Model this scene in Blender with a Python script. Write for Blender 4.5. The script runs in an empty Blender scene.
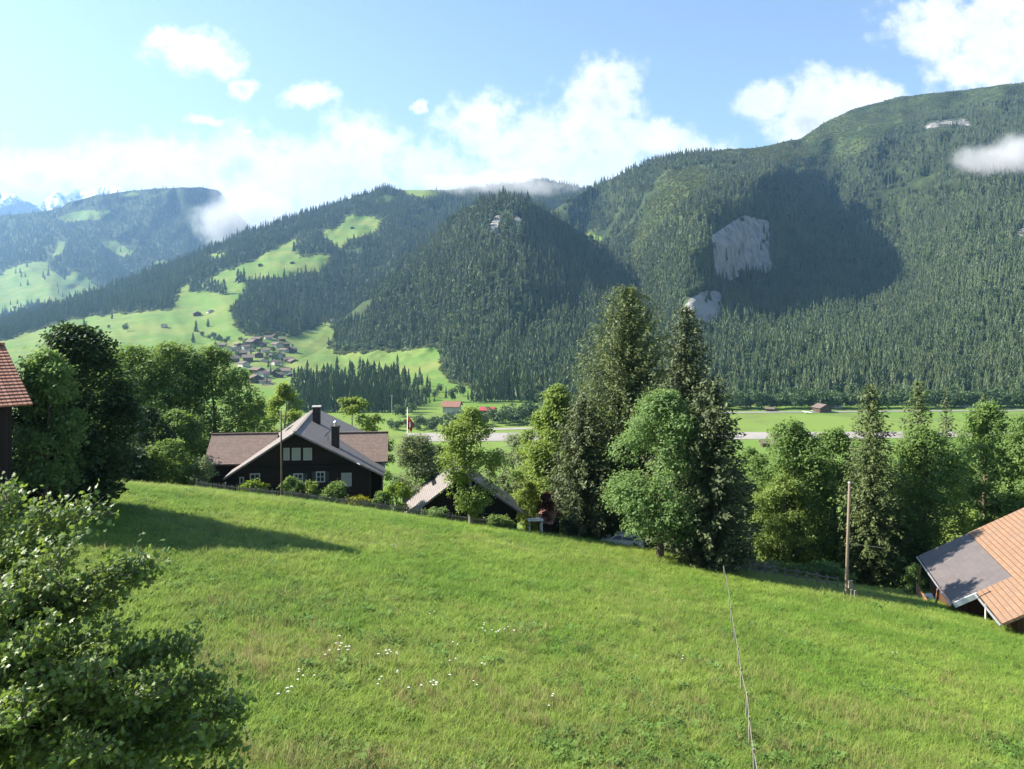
import bpy, math, random
import numpy as np
from mathutils import Vector, Matrix

R = math.radians
SC = bpy.context.scene
COL = SC.collection
RNG = np.random.default_rng(11)
random.seed(5)

# ------------------------------------------------------------------ camera, sky, sun, exposure
F, CX, HY = 852.0, 512.0, 310.0            # focal length in pixels, centre column, horizon row
cam_d = bpy.data.cameras.new('camera')
cam = bpy.data.objects.new('camera', cam_d)
COL.objects.link(cam)
cam.location = (0, 0, 0)
cam.rotation_euler = (R(90), 0, 0)
cam_d.sensor_width = 36.0
cam_d.lens = F / 1024 * 36
cam_d.shift_y = -(384.5 - HY) / 1024
cam_d.clip_start = 0.3
cam_d.clip_end = 60000
SC.camera = cam

SUN_ELEV = R(38)
SUN_VEC = Vector((-math.cos(SUN_ELEV) * math.cos(R(9)), math.cos(SUN_ELEV) * math.sin(R(9)), math.sin(SUN_ELEV)))
sun_d = bpy.data.lights.new('sun', 'SUN')
sun_d.energy = 5.0
sun_d.angle = R(0.53)
sun_d.color = (1.0, 0.93, 0.82)
sun = bpy.data.objects.new('sun', sun_d)
COL.objects.link(sun)
sun.rotation_euler = SUN_VEC.to_track_quat('Z', 'Y').to_euler()
sun.location = SUN_VEC * 200

SC.view_settings.view_transform = 'Standard'
SC.view_settings.look = 'None'
SC.view_settings.gamma = 1.0
SC.view_settings.exposure = 1.55
SKY_STRENGTH = 0.08
HAZE_DENSITY = 0.58e-4

SC.render.engine = 'CYCLES'
SC.cycles.max_bounces = 5
SC.cycles.diffuse_bounces = 3
SC.cycles.glossy_bounces = 1
SC.cycles.transmission_bounces = 3
SC.cycles.transparent_max_bounces = 6
SC.cycles.volume_bounces = 1
SC.cycles.caustics_reflective = False
SC.cycles.caustics_refractive = False
SC.cycles.use_denoising = True
SC.cycles.sample_clamp_indirect = 4


class NT:
    """small helper to wire shader nodes"""
    def __init__(s, tree):
        s.t = tree; s.n = tree.nodes; s.l = tree.links

    def new(s, kind, **kw):
        nd = s.n.new(kind)
        for k, v in kw.items():
            setattr(nd, k, v)
        return nd

    def put(s, sock, v):
        if isinstance(v, bpy.types.NodeSocket):
            s.l.new(v, sock)
        else:
            sock.default_value = v

    def math(s, op, a, b=0.0, c=0.0, clamp=False):
        nd = s.n.new('ShaderNodeMath'); nd.operation = op; nd.use_clamp = clamp
        for i, v in enumerate((a, b, c)):
            s.put(nd.inputs[i], v)
        return nd.outputs[0]

    def vmath(s, op, a, b=(0, 0, 0)):
        nd = s.n.new('ShaderNodeVectorMath'); nd.operation = op
        s.put(nd.inputs[0], a); s.put(nd.inputs[1], b)
        return nd.outputs[0]

    def mix(s, fac, a, b):
        nd = s.n.new('ShaderNodeMix'); nd.data_type = 'RGBA'
        s.put(nd.inputs[0], fac); s.put(nd.inputs[6], a); s.put(nd.inputs[7], b)
        return nd.outputs[2]

    def ramp(s, v, lo, hi, a=0.0, b=1.0):
        nd = s.n.new('ShaderNodeMapRange'); nd.interpolation_type = 'SMOOTHSTEP'
        s.put(nd.inputs[0], v)
        for i, x in enumerate((lo, hi, a, b)):
            s.put(nd.inputs[i + 1], x)
        return nd.outputs[0]

    def noise(s, vec, scale, detail=3.0, rough=0.55, dist=0.0):
        nd = s.n.new('ShaderNodeTexNoise')
        if vec is not None:
            s.l.new(vec, nd.inputs['Vector'])
        nd.inputs['Scale'].default_value = scale
        nd.inputs['Detail'].default_value = detail
        nd.inputs['Roughness'].default_value = rough
        nd.inputs['Distortion'].default_value = dist
        return nd


def rgb(r, g, b):
    return (r, g, b, 1.0)


# ---- sky: Nishita atmosphere with cumulus banks in it, all by direction
world = bpy.data.worlds.new('World')
SC.world = world
world.use_nodes = True
T = NT(world.node_tree)
T.n.clear()
out = T.new('ShaderNodeOutputWorld')
bg = T.new('ShaderNodeBackground')
T.l.new(bg.outputs[0], out.inputs[0])
sky = T.new('ShaderNodeTexSky', sky_type='NISHITA')
sky.sun_disc = False
sky.sun_elevation = SUN_ELEV
sky.sun_rotation = math.atan2(SUN_VEC.x, SUN_VEC.y)
sky.altitude = 1050
sky.air_density = 1.0
sky.dust_density = 0.35
sky.ozone_density = 1.0
tc = T.new('ShaderNodeTexCoord')
sep = T.new('ShaderNodeSeparateXYZ')
T.l.new(tc.outputs['Generated'], sep.inputs[0])
yy = T.math('MAXIMUM', sep.outputs[1], 0.02)
az = T.math('DIVIDE', sep.outputs[0], yy)
el = T.math('DIVIDE', sep.outputs[2], yy)
comb = T.new('ShaderNodeCombineXYZ')
T.l.new(az, comb.inputs[0]); T.l.new(el, comb.inputs[1])
warp = T.noise(comb.outputs[0], 9.0, 6.0, 0.62)
warp2 = T.noise(comb.outputs[0], 34.0, 4.0, 0.6)
wv = T.vmath('SUBTRACT', warp.outputs['Color'], (0.5, 0.5, 0.5))
wv = T.vmath('MULTIPLY', wv, (0.075, 0.06, 0))
wv2 = T.vmath('SUBTRACT', warp2.outputs['Color'], (0.5, 0.5, 0.5))
wv2 = T.vmath('MULTIPLY', wv2, (0.022, 0.02, 0))
cpos = T.vmath('ADD', T.vmath('ADD', comb.outputs[0], wv), wv2)
CLOUDS = [  # image-sized ellipses (column, row, half width, half height) -> directions
    (190, 52, 46, 20), (166, 40, 22, 14), (226, 63, 22, 14), (244, 84, 14, 10),
    (308, 94, 24, 12), (205, 115, 24, 8), (422, 103, 7, 6), (250, 131, 8, 5),
    (40, 170, 120, 26), (160, 165, 130, 34), (250, 178, 110, 52), (290, 200, 90, 60),
    (362, 142, 48, 34), (340, 180, 80, 52), (425, 172, 60, 32),
    (478, 126, 48, 26), (520, 152, 75, 42), (604, 92, 50, 38), (590, 130, 62, 50), (560, 168, 90, 44),
    (655, 138, 46, 20), (690, 152, 50, 18), (772, 105, 38, 22), (822, 105, 58, 34), (862, 95, 40, 20), (800, 128, 46, 26),
    (945, 28, 62, 38), (1010, 50, 75, 48), (985, 72, 66, 22), (1050, 0, 110, 60), (-70, 150, 80, 30), (1130, 60, 90, 60), (1220, 90, 90, 40)]
mask = None
for (cx, cy, rx, ry) in CLOUDS:
    c = ((cx - CX) / F, (HY - cy) / F, 0)
    d = T.vmath('SUBTRACT', cpos, c)
    d = T.vmath('MULTIPLY', d, (F / rx, F / ry, 0))
    nd = T.new('ShaderNodeVectorMath', operation='LENGTH')
    T.l.new(d, nd.inputs[0])
    m = T.math('SUBTRACT', 1.25, nd.outputs['Value'])
    mask = m if mask is None else T.math('SMOOTH_MAX', mask, m, 0.25)
fluff = T.noise(comb.outputs[0], 26.0, 7.0, 0.66)
dens = T.math('ADD', mask, T.math('MULTIPLY', T.math('SUBTRACT', fluff.outputs['Fac'], 0.5), 2.3))
cl = T.ramp(dens, 0.02, 0.95)
veil = T.ramp(T.math('ADD', T.math('MULTIPLY', az, -0.55), T.math('MULTIPLY', el, -0.9)), -0.35, 0.45, 0.06, 0.62)
front = T.ramp(sep.outputs[1], 0.02, 0.15)
shade = T.noise(comb.outputs[0], 13.0, 5.0, 0.6)
thick = T.ramp(dens, 0.3, 1.6)
ccol = T.mix(T.math('MULTIPLY', T.ramp(shade.outputs['Fac'], 0.38, 0.66), thick), rgb(0.50, 0.50, 0.50), rgb(0.30, 0.31, 0.325))
skyc = T.new('ShaderNodeMix', data_type='RGBA', blend_type='MULTIPLY')
skyc.inputs[0].default_value = 1.0
T.l.new(sky.outputs[0], skyc.inputs[6])
skyc.inputs[7].default_value = rgb(SKY_STRENGTH, SKY_STRENGTH, SKY_STRENGTH)
hz = T.mix(T.math('MULTIPLY', veil, front), skyc.outputs[2], rgb(0.27, 0.30, 0.325))
fin = T.mix(T.math('MULTIPLY', cl, front), hz, ccol)
T.l.new(fin, bg.inputs[0])
bg.inputs[1].default_value = 1.0

# ------------------------------------------------------------------ helpers
def P(px, py, Y):
    return Vector(((px - CX) / F * Y, Y, (HY - py) / F * Y))


def tag(o, label=None, cat=None, group=None, kind=None):
    if label: o['label'] = label
    if cat: o['category'] = cat
    if group: o['group'] = group
    if kind: o['kind'] = kind
    return o


def empty(name, loc, rz=0.0, label=None, cat=None, group=None):
    o = bpy.data.objects.new(name, None)
    o.empty_display_size = 0.3
    COL.objects.link(o)
    o.location = loc
    o.rotation_euler = (0, 0, rz)
    return tag(o, label, cat, group)


def obj(name, mesh, parent=None, mat=None):
    o = bpy.data.objects.new(name, mesh)
    COL.objects.link(o)
    if parent: o.parent = parent
    if mat is not None:
        mesh.materials.clear(); mesh.materials.append(mat)
    return o


def mesh_np(name, V, faces, mat=None, smooth=False, attrs=None, uv=None):
    """faces: list of integer arrays (n,k), k constant inside each array"""
    me = bpy.data.meshes.new(name)
    V = np.asarray(V, dtype=np.float32)
    me.vertices.add(len(V))
    me.vertices.foreach_set('co', V.ravel())
    loops = np.concatenate([f.ravel() for f in faces]).astype(np.int32)
    cnt = np.concatenate([np.full(len(f), f.shape[1], dtype=np.int32) for f in faces])
    st = np.concatenate(([0], np.cumsum(cnt)[:-1])).astype(np.int32)
    me.loops.add(len(loops))
    me.loops.foreach_set('vertex_index', loops)
    me.polygons.add(len(cnt))
    me.polygons.foreach_set('loop_start', st)
    me.polygons.foreach_set('loop_total', cnt)
    me.polygons.foreach_set('use_smooth', np.full(len(cnt), smooth, dtype=bool))
    if attrs:
        for k, a in attrs.items():
            a = np.asarray(a, dtype=np.float32)
            if a.ndim == 1:
                at = me.attributes.new(k, 'FLOAT', 'POINT')
                at.data.foreach_set('value', a)
            else:
                at = me.attributes.new(k, 'FLOAT_COLOR', 'POINT')
                c = np.ones((len(a), 4), dtype=np.float32); c[:, :3] = a
                at.data.foreach_set('color', c.ravel())
    if mat is not None: me.materials.append(mat)
    me.update(calc_edges=True)
    me.validate()
    return me


class MB:
    """collects polygons (with uv in metres) and becomes one mesh"""
    def __init__(s):
        s.v = []; s.f = []; s.uv = []

    def poly(s, pts, uv=None):
        i = len(s.v)
        pts = [Vector(p) for p in pts]
        s.v += [tuple(p) for p in pts]
        s.f.append(tuple(range(i, i + len(pts))))
        if uv is None:
            e = (pts[1] - pts[0]); e = e.normalized() if e.length > 1e-9 else Vector((1, 0, 0))
            n = (pts[1] - pts[0]).cross(pts[2] - pts[0]); n = n.normalized() if n.length > 1e-9 else Vector((0, 0, 1))
            b = n.cross(e)
            uv = [((p - pts[0]).dot(e), (p - pts[0]).dot(b)) for p in pts]
        s.uv += list(uv)

    def box(s, c, h, M=None):
        """centre, half sizes, optional 3x3 axes"""
        c = Vector(c)
        ax = [Vector((1, 0, 0)), Vector((0, 1, 0)), Vector((0, 0, 1))] if M is None else M
        a, b, d = [ax[i] * h[i] for i in range(3)]
        q = lambda i, j, k: c + a * i + b * j + d * k
        s.poly([q(-1, -1, -1), q(-1, 1, -1), q(1, 1, -1), q(1, -1, -1)])
        s.poly([q(-1, -1, 1), q(1, -1, 1), q(1, 1, 1), q(-1, 1, 1)])
        s.poly([q(-1, -1, -1), q(1, -1, -1), q(1, -1, 1), q(-1, -1, 1)])
        s.poly([q(1, 1, -1), q(-1, 1, -1), q(-1, 1, 1), q(1, 1, 1)])
        s.poly([q(-1, 1, -1), q(-1, -1, -1), q(-1, -1, 1), q(-1, 1, 1)])
        s.poly([q(1, -1, -1), q(1, 1, -1), q(1, 1, 1), q(1, -1, 1)])

    def beam(s, a, b, w, h=None):
        a = Vector(a); b = Vector(b); h = h or w
        d = (b - a).normalized()
        up = Vector((0, 0, 1)) if abs(d.z) < 0.9 else Vector((0, 1, 0))
        x = d.cross(up).normalized(); y = x.cross(d).normalized()
        s.box((a + b) / 2, (w / 2, h / 2, (b - a).length / 2), [x, y, d])

    def slab(s, q, t):
        """four corners (top face, counter-clockwise from above) and a thickness downwards along the normal"""
        q = [Vector(p) for p in q]
        n = (q[1] - q[0]).cross(q[-1] - q[0]).normalized()
        lo = [p - n * t for p in q]
        s.poly(q)
        s.poly(lo[::-1])
        k = len(q)
        for i in range(k):
            j = (i + 1) % k
            s.poly([q[i], lo[i], lo[j], q[j]])

    def tube(s, pts, rad, sides=7, cap=True):
        pts = [Vector(p) for p in pts]
        base = len(s.v)
        for i, p in enumerate(pts):
            d = (pts[min(i + 1, len(pts) - 1)] - pts[max(i - 1, 0)])
            d = d.normalized() if d.length > 1e-9 else Vector((0, 0, 1))
            up = Vector((0, 0, 1)) if abs(d.z) < 0.9 else Vector((0, 1, 0))
            x = d.cross(up).normalized(); y = x.cross(d).normalized()
            r = rad[i] if hasattr(rad, '__len__') else rad
            for k in range(sides):
                a = 2 * math.pi * k / sides
                s.v.append(tuple(p + x * (r * math.cos(a)) + y * (r * math.sin(a))))
        for i in range(len(pts) - 1):
            for k in range(sides):
                k2 = (k + 1) % sides
                s.f.append((base + i * sides + k, base + i * sides + k2, base + (i + 1) * sides + k2, base + (i + 1) * sides + k))
                s.uv += [(k, i), (k + 1, i), (k + 1, i + 1), (k, i + 1)]
        if cap:
            top = tuple(base + (len(pts) - 1) * sides + k for k in range(sides))
            s.f.append(top); s.uv += [(0, 0)] * sides

    def mesh(s, name, mat=None, smooth=False):
        me = bpy.data.meshes.new(name)
        me.from_pydata(s.v, [], s.f)
        uvl = me.uv_layers.new(name='uv')
        uvl.data.foreach_set('uv', np.array(s.uv, dtype=np.float32).ravel())
        if smooth:
            me.polygons.foreach_set('use_smooth', np.ones(len(me.polygons), dtype=bool))
        if mat is not None: me.materials.append(mat)
        me.update()
        return me

    def build(s, name, mat, parent=None, smooth=False):
        return obj(name, s.mesh(name, mat, smooth), parent)


def vnoise(x, y, seed=0):
    """value noise, numpy arrays in, 0..1 out"""
    tab = np.random.default_rng(seed).random((256, 256))
    xi = np.floor(x).astype(int); yi = np.floor(y).astype(int)
    fx = x - xi; fy = y - yi
    fx = fx * fx * (3 - 2 * fx); fy = fy * fy * (3 - 2 * fy)
    g = lambda i, j: tab[i % 256, j % 256]
    return (g(xi, yi) * (1 - fx) + g(xi + 1, yi) * fx) * (1 - fy) + (g(xi, yi + 1) * (1 - fx) + g(xi + 1, yi + 1) * fx) * fy


def fbm(x, y, octaves=4, seed=0):
    a = 0.5; s = 0; t = 0
    for o in range(octaves):
        s = s + a * vnoise(x * 2 ** o, y * 2 ** o, seed + o); t += a; a *= 0.5
    return s / t


def in_poly(px, py, poly):
    poly = np.asarray(poly, float)
    r = np.zeros(px.shape, bool)
    j = len(poly) - 1
    for i in range(len(poly)):
        xi, yi = poly[i]; xj, yj = poly[j]
        c = ((yi > py) != (yj > py)) & (px < (xj - xi) * (py - yi) / (yj - yi + 1e-12) + xi)
        r ^= c
        j = i
    return r


# ------------------------------------------------------------------ materials
def new_mat(name):
    m = bpy.data.materials.new(name)
    m.use_nodes = True
    t = NT(m.node_tree)
    t.n.clear()
    o = t.new('ShaderNodeOutputMaterial')
    return m, t, o


def mat_simple(name, col, rough=0.7, var=0.25, scale=3.0, bump=0.0, metallic=0.0, spec=0.3, stretch=(1, 1, 1)):
    m, t, o = new_mat(name)
    p = t.new('ShaderNodeBsdfPrincipled')
    tcn = t.new('ShaderNodeTexCoord')
    v = t.vmath('MULTIPLY', tcn.outputs['Object'], stretch)
    n1 = t.noise(v, scale, 5, 0.6)
    n2 = t.noise(v, scale * 0.17, 3, 0.6)
    f = t.math('ADD', t.math('MULTIPLY', n1.outputs['Fac'], 0.6), t.math('MULTIPLY', n2.outputs['Fac'], 0.4))
    lo = tuple(c * (1 - var) for c in col) + (1,)
    hi = tuple(min(1, c * (1 + var)) for c in col) + (1,)
    t.l.new(t.mix(t.ramp(f, 0.3, 0.7), lo, hi), p.inputs['Base Color'])
    p.inputs['Roughness'].default_value = rough
    p.inputs['Metallic'].default_value = metallic
    p.inputs['Specular IOR Level'].default_value = spec
    if bump:
        b = t.new('ShaderNodeBump'); b.inputs['Strength'].default_value = bump; b.inputs['Distance'].default_value = 0.02
        t.l.new(n1.outputs['Fac'], b.inputs['Height']); t.l.new(b.outputs[0], p.inputs['Normal'])
    t.l.new(p.outputs[0], o.inputs[0])
    return m


def mat_tiles(name, c1, c2, bw=0.30, bh=0.34, mortar=0.03, rough=0.75, stain=(0.09, 0.085, 0.075), stain_amt=0.35, bump=0.6):
    m, t, o = new_mat(name)
    p = t.new('ShaderNodeBsdfPrincipled')
    uv = t.new('ShaderNodeUVMap'); uv.uv_map = 'uv'
    br = t.new('ShaderNodeTexBrick')
    t.l.new(uv.outputs[0], br.inputs['Vector'])
    br.inputs['Scale'].default_value = 1.0
    br.inputs['Brick Width'].default_value = bw
    br.inputs['Row Height'].default_value = bh
    br.inputs['Mortar Size'].default_value = mortar
    br.inputs['Mortar Smooth'].default_value = 0.4
    br.inputs['Color1'].default_value = c1 + (1,)
    br.inputs['Color2'].default_value = c2 + (1,)
    br.inputs['Mortar'].default_value = tuple(c * 0.45 for c in c1) + (1,)
    br.inputs['Bias'].default_value = 0.0
    g = t.new('ShaderNodeTexCoord')
    n1 = t.noise(g.outputs['Object'], 0.55, 6, 0.7)
    n2 = t.noise(g.outputs['Object'], 6.0, 4, 0.7)
    f = t.math('MULTIPLY', t.ramp(t.math('ADD', t.math('MULTIPLY', n1.outputs['Fac'], 0.7), t.math('MULTIPLY', n2.outputs['Fac'], 0.3)), 0.44, 0.68), stain_amt)
    t.l.new(t.mix(f, br.outputs['Color'], stain + (1,)), p.inputs['Base Color'])
    p.inputs['Roughness'].default_value = rough
    p.inputs['Specular IOR Level'].default_value = 0.25
    # each course overlaps the one below: a saw-tooth height along the slope
    su = t.new('ShaderNodeSeparateXYZ'); t.l.new(uv.outputs[0], su.inputs[0])
    saw = t.math('FRACT', t.math('DIVIDE', su.outputs[1], bh))
    hgt = t.math('ADD', t.math('MULTIPLY', saw, -0.6), t.math('MULTIPLY', br.outputs['Fac'], -0.5))
    b = t.new('ShaderNodeBump'); b.inputs['Strength'].default_value = bump; b.inputs['Distance'].default_value = 0.05
    t.l.new(hgt, b.inputs['Height']); t.l.new(b.outputs[0], p.inputs['Normal'])
    t.l.new(p.outputs[0], o.inputs[0])
    return m


def mat_planks(name, col, width=0.18, rough=0.8, var=0.35, axis=0):
    m, t, o = new_mat(name)
    p = t.new('ShaderNodeBsdfPrincipled')
    uv = t.new('ShaderNodeUVMap'); uv.uv_map = 'uv'
    su = t.new('ShaderNodeSeparateXYZ'); t.l.new(uv.outputs[0], su.inputs[0])
    q = t.math('DIVIDE', su.outputs[axis], width)
    idx = t.math('FLOOR', q); fr = t.math('FRACT', q)
    wn = t.new('ShaderNodeTexWhiteNoise', noise_dimensions='1D'); t.l.new(idx, wn.inputs['W'])
    st = (1, 9, 1) if axis else (9, 1, 1)
    n = t.noise(t.vmath('MULTIPLY', uv.outputs[0], st), 1.2, 5, 0.65)
    f = t.math('ADD', t.math('MULTIPLY', wn.outputs['Value'], 0.55), t.math('MULTIPLY', n.outputs['Fac'], 0.45))
    c = t.mix(f, tuple(x * (1 - var) for x in col) + (1,), tuple(x * (1 + var) for x in col) + (1,))
    gap = t.math('LESS_THAN', fr, 0.07)
    t.l.new(t.mix(gap, c, tuple(x * 0.25 for x in col) + (1,)), p.inputs['Base Color'])
    p.inputs['Roughness'].default_value = rough
    p.inputs['Specular IOR Level'].default_value = 0.2
    b = t.new('ShaderNodeBump'); b.inputs['Strength'].default_value = 0.5; b.inputs['Distance'].default_value = 0.02
    t.l.new(t.math('SUBTRACT', n.outputs['Fac'], gap), b.inputs['Height']); t.l.new(b.outputs[0], p.inputs['Normal'])
    t.l.new(p.outputs[0], o.inputs[0])
    return m


def mat_leaf(name, dark, light, trans=0.35, rough=0.55, spec=0.25, inst_var=0.0, tip=None):
    """leaf blades: diffuse and translucent, tinted by the blade's own 'tint' attribute"""
    m, t, o = new_mat(name)
    at = t.new('ShaderNodeAttribute'); at.attribute_name = 'tint'
    f = at.outputs['Fac']
    if inst_var:
        oi = t.new('ShaderNodeObjectInfo')
        stand = t.noise(oi.outputs['Location'], 0.011, 4, 0.65)
        f = t.math('ADD', t.math('MULTIPLY', f, 1 - inst_var), t.math('MULTIPLY', t.math('ADD', t.math('MULTIPLY', oi.outputs['Random'], 0.6), t.ramp(stand.outputs['Fac'], 0.35, 0.68, -0.1, 0.6)), inst_var))
    c = t.mix(f, dark + (1,), light + (1,))
    if tip:
        c = t.mix(t.ramp(at.outputs['Fac'], 0.8, 1.0), c, tip + (1,))
    p = t.new('ShaderNodeBsdfPrincipled')
    t.l.new(c, p.inputs['Base Color'])
    p.inputs['Roughness'].default_value = rough
    p.inputs['Specular IOR Level'].default_value = spec
    tr = t.new('ShaderNodeBsdfTranslucent')
    hs = t.new('ShaderNodeHueSaturation'); hs.inputs['Hue'].default_value = 0.485; hs.inputs['Saturation'].default_value = 1.1; hs.inputs['Value'].default_value = 1.35
    t.l.new(c, hs.inputs['Color']); t.l.new(hs.outputs[0], tr.inputs['Color'])
    mx = t.new('ShaderNodeMixShader'); mx.inputs[0].default_value = trans
    t.l.new(p.outputs[0], mx.inputs[1]); t.l.new(tr.outputs[0], mx.inputs[2])
    t.l.new(mx.outputs[0], o.inputs[0])
    return m


M = {}
M['bark'] = mat_simple('bark', (0.11, 0.085, 0.06), 0.9, 0.45, 5, 0.8, stretch=(1, 1, 0.25))
M['bark_grey'] = mat_simple('bark_grey', (0.19, 0.17, 0.14), 0.9, 0.4, 5, 0.7, stretch=(1, 1, 0.25))
M['maple'] = mat_leaf('maple_leaf', (0.075, 0.130, 0.026), (0.190, 0.280, 0.066), 0.4, 0.45, 0.45, tip=(0.16, 0.22, 0.07))
M['broad_shaded'] = mat_leaf('broad_leaf_shaded', (0.020, 0.045, 0.016), (0.050, 0.090, 0.030), 0.22)  # broad leaf copy with shade put into its colour, for crowns in shadow
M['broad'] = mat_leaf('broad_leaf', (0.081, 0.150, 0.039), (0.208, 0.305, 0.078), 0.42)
M['broad_blue'] = mat_leaf('ash_leaf', (0.090, 0.165, 0.050), (0.215, 0.320, 0.105), 0.42)
M['broad_light'] = mat_leaf('lime_leaf', (0.121, 0.196, 0.041), (0.265, 0.345, 0.086), 0.45)
M['willow'] = mat_leaf('willow_leaf', (0.131, 0.175, 0.081), (0.256, 0.306, 0.144), 0.4)
M['bush_bright'] = mat_leaf('bright_bush_leaf', (0.102, 0.180, 0.024), (0.240, 0.336, 0.042), 0.42)
M['bush_yellow'] = mat_leaf('golden_bush_leaf', (0.13, 0.17, 0.02), (0.34, 0.34, 0.03), 0.35, tip=(0.6, 0.5, 0.04))
M['bush_red'] = mat_leaf('red_bush_leaf', (0.06, 0.02, 0.018), (0.14, 0.035, 0.03), 0.25)
M['spruce_warm'] = mat_leaf('spruce_needles_warm', (0.044, 0.070, 0.023), (0.130, 0.168, 0.052), 0.25)
M['spruce_dark'] = mat_leaf('spruce_needles_dark', (0.026, 0.044, 0.018), (0.085, 0.110, 0.040), 0.1)
M['spruce_mid'] = mat_leaf('spruce_needles', (0.039, 0.062, 0.026), (0.111, 0.137, 0.052), 0.2)
M['far_spruce'] = mat_leaf('far_spruce_needles', (0.038, 0.066, 0.028), (0.168, 0.208, 0.088), 0.10, inst_var=0.5)
M['far_broad'] = mat_leaf('far_broad_leaf', (0.035, 0.070, 0.024), (0.120, 0.170, 0.060), 0.25, inst_var=0.5)
M['scrub'] = mat_leaf('scrub_leaf', (0.085, 0.110, 0.028), (0.180, 0.200, 0.055), 0.2, inst_var=0.6)
M['wood_dark'] = mat_planks('dark_larch_planks', (0.032, 0.020, 0.014), 0.22, axis=1)
M['wood_black'] = mat_planks('old_black_planks', (0.020, 0.015, 0.012), 0.2)
M['wood_brown'] = mat_planks('brown_planks', (0.11, 0.055, 0.030), 0.16)
M['wood_warm'] = mat_planks('warm_balcony_boards', (0.40, 0.21, 0.11), 0.14)
M['wood_grey'] = mat_simple('weathered_wood', (0.22, 0.19, 0.16), 0.9, 0.4, 6, 0.6, stretch=(1, 1, 0.15))
M['pole_wood'] = mat_simple('pole_wood', (0.24, 0.185, 0.13), 0.85, 0.3, 5, 0.4, stretch=(1, 1, 0.1))
M['roof_brown'] = mat_tiles('brown_roof_tiles', (0.185, 0.130, 0.102), (0.245, 0.182, 0.148), 0.2, 0.26, 0.02)
M['roof_pink'] = mat_tiles('weathered_shingles', (0.235, 0.205, 0.185), (0.30, 0.265, 0.24), 0.18, 0.22, 0.02, stain=(0.12, 0.115, 0.105))
M['roof_red'] = mat_tiles('red_roof_tiles', (0.31, 0.145, 0.095), (0.39, 0.20, 0.14), 0.24, 0.36, 0.03, stain_amt=0.3, bump=1.0)
M['roof_orange'] = mat_tiles('orange_roof_tiles', (0.285, 0.165, 0.098), (0.33, 0.205, 0.128), 0.30, 0.42, 0.035, stain=(0.20, 0.15, 0.11), stain_amt=0.55, bump=0.9)
M['roof_slate'] = mat_tiles('grey_slate_sheets', (0.118, 0.102, 0.100), (0.132, 0.115, 0.110), 0.6, 0.5, 0.006, rough=0.6, stain=(0.16, 0.14, 0.125), stain_amt=0.6, bump=0.25)
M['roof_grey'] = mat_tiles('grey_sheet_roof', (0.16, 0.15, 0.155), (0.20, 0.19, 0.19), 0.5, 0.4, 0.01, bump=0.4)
M['brick_dark'] = mat_simple('sooty_brick', (0.045, 0.032, 0.028), 0.9, 0.4, 9, 0.6)
M['white'] = mat_simple('white_paint', (0.78, 0.77, 0.74), 0.5, 0.06, 4)
M['frame'] = mat_simple('old_white_paint', (0.46, 0.45, 0.42), 0.6, 0.1, 4)
M['curtain'] = mat_simple('white_curtain', (0.40, 0.40, 0.33), 0.9, 0.12, 12, stretch=(6, 6, 0.3))
M['stone'] = mat_simple('pale_render', (0.42, 0.40, 0.36), 0.9, 0.2, 3, 0.3)
M['metal'] = mat_simple('galvanised_metal', (0.5, 0.5, 0.5), 0.45, 0.1, 4, metallic=0.7)
M['gutter'] = mat_simple('pale_gutter_board', (0.62, 0.66, 0.66), 0.5, 0.08, 4)
M['shutter'] = mat_simple('green_grey_shutter', (0.055, 0.06, 0.05), 0.8, 0.2, 6)
M['red_cloth'] = mat_simple('red_cloth', (0.55, 0.06, 0.035), 0.85, 0.2, 4)
M['white_cloth'] = mat_simple('white_cloth', (0.75, 0.73, 0.7), 0.85, 0.1, 4)
M['tyre'] = mat_simple('tyre_rubber', (0.02, 0.02, 0.02), 0.8, 0.2, 8)
M['runway'] = mat_simple('pale_runway', (0.30, 0.27, 0.24), 0.9, 0.12, 0.05)
M['road'] = mat_simple('pale_road', (0.24, 0.225, 0.2), 0.9, 0.15, 0.05)
M['tape'] = mat_simple('fence_tape', (0.29, 0.265, 0.21), 0.7, 0.1, 4)

m, t, o = new_mat('window_glass')
p = t.new('ShaderNodeBsdfPrincipled')
p.inputs['Base Color'].default_value = rgb(0.02, 0.022, 0.025); p.inputs['Roughness'].default_value = 0.08; p.inputs['Specular IOR Level'].default_value = 0.5
t.l.new(p.outputs[0], o.inputs[0]); M['glass'] = m


def mat_ground(name):
    """meadow sward: patches of fresh, dry and reddish grass over the slope"""
    m, t, o = new_mat(name)
    p = t.new('ShaderNodeBsdfPrincipled')
    g = t.new('ShaderNodeNewGeometry')
    a = t.noise(g.outputs['Position'], 0.11, 4, 0.6)
    b = t.noise(g.outputs['Position'], 0.9, 4, 0.65)
    c1 = t.mix(t.ramp(a.outputs['Fac'], 0.35, 0.65), rgb(0.13, 0.21, 0.03), rgb(0.19, 0.25, 0.045))
    c2 = t.mix(t.ramp(b.outputs['Fac'], 0.4, 0.75), c1, rgb(0.09, 0.15, 0.03))
    t.l.new(c2, p.inputs['Base Color'])
    p.inputs['Roughness'].default_value = 0.9; p.inputs['Specular IOR Level'].default_value = 0.1
    bm = t.new('ShaderNodeBump'); bm.inputs['Strength'].default_value = 0.8; bm.inputs['Distance'].default_value = 0.15
    t.l.new(b.outputs['Fac'], bm.inputs['Height']); t.l.new(bm.outputs[0], p.inputs['Normal'])
    t.l.new(p.outputs[0], o.inputs[0])
    return m


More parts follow.
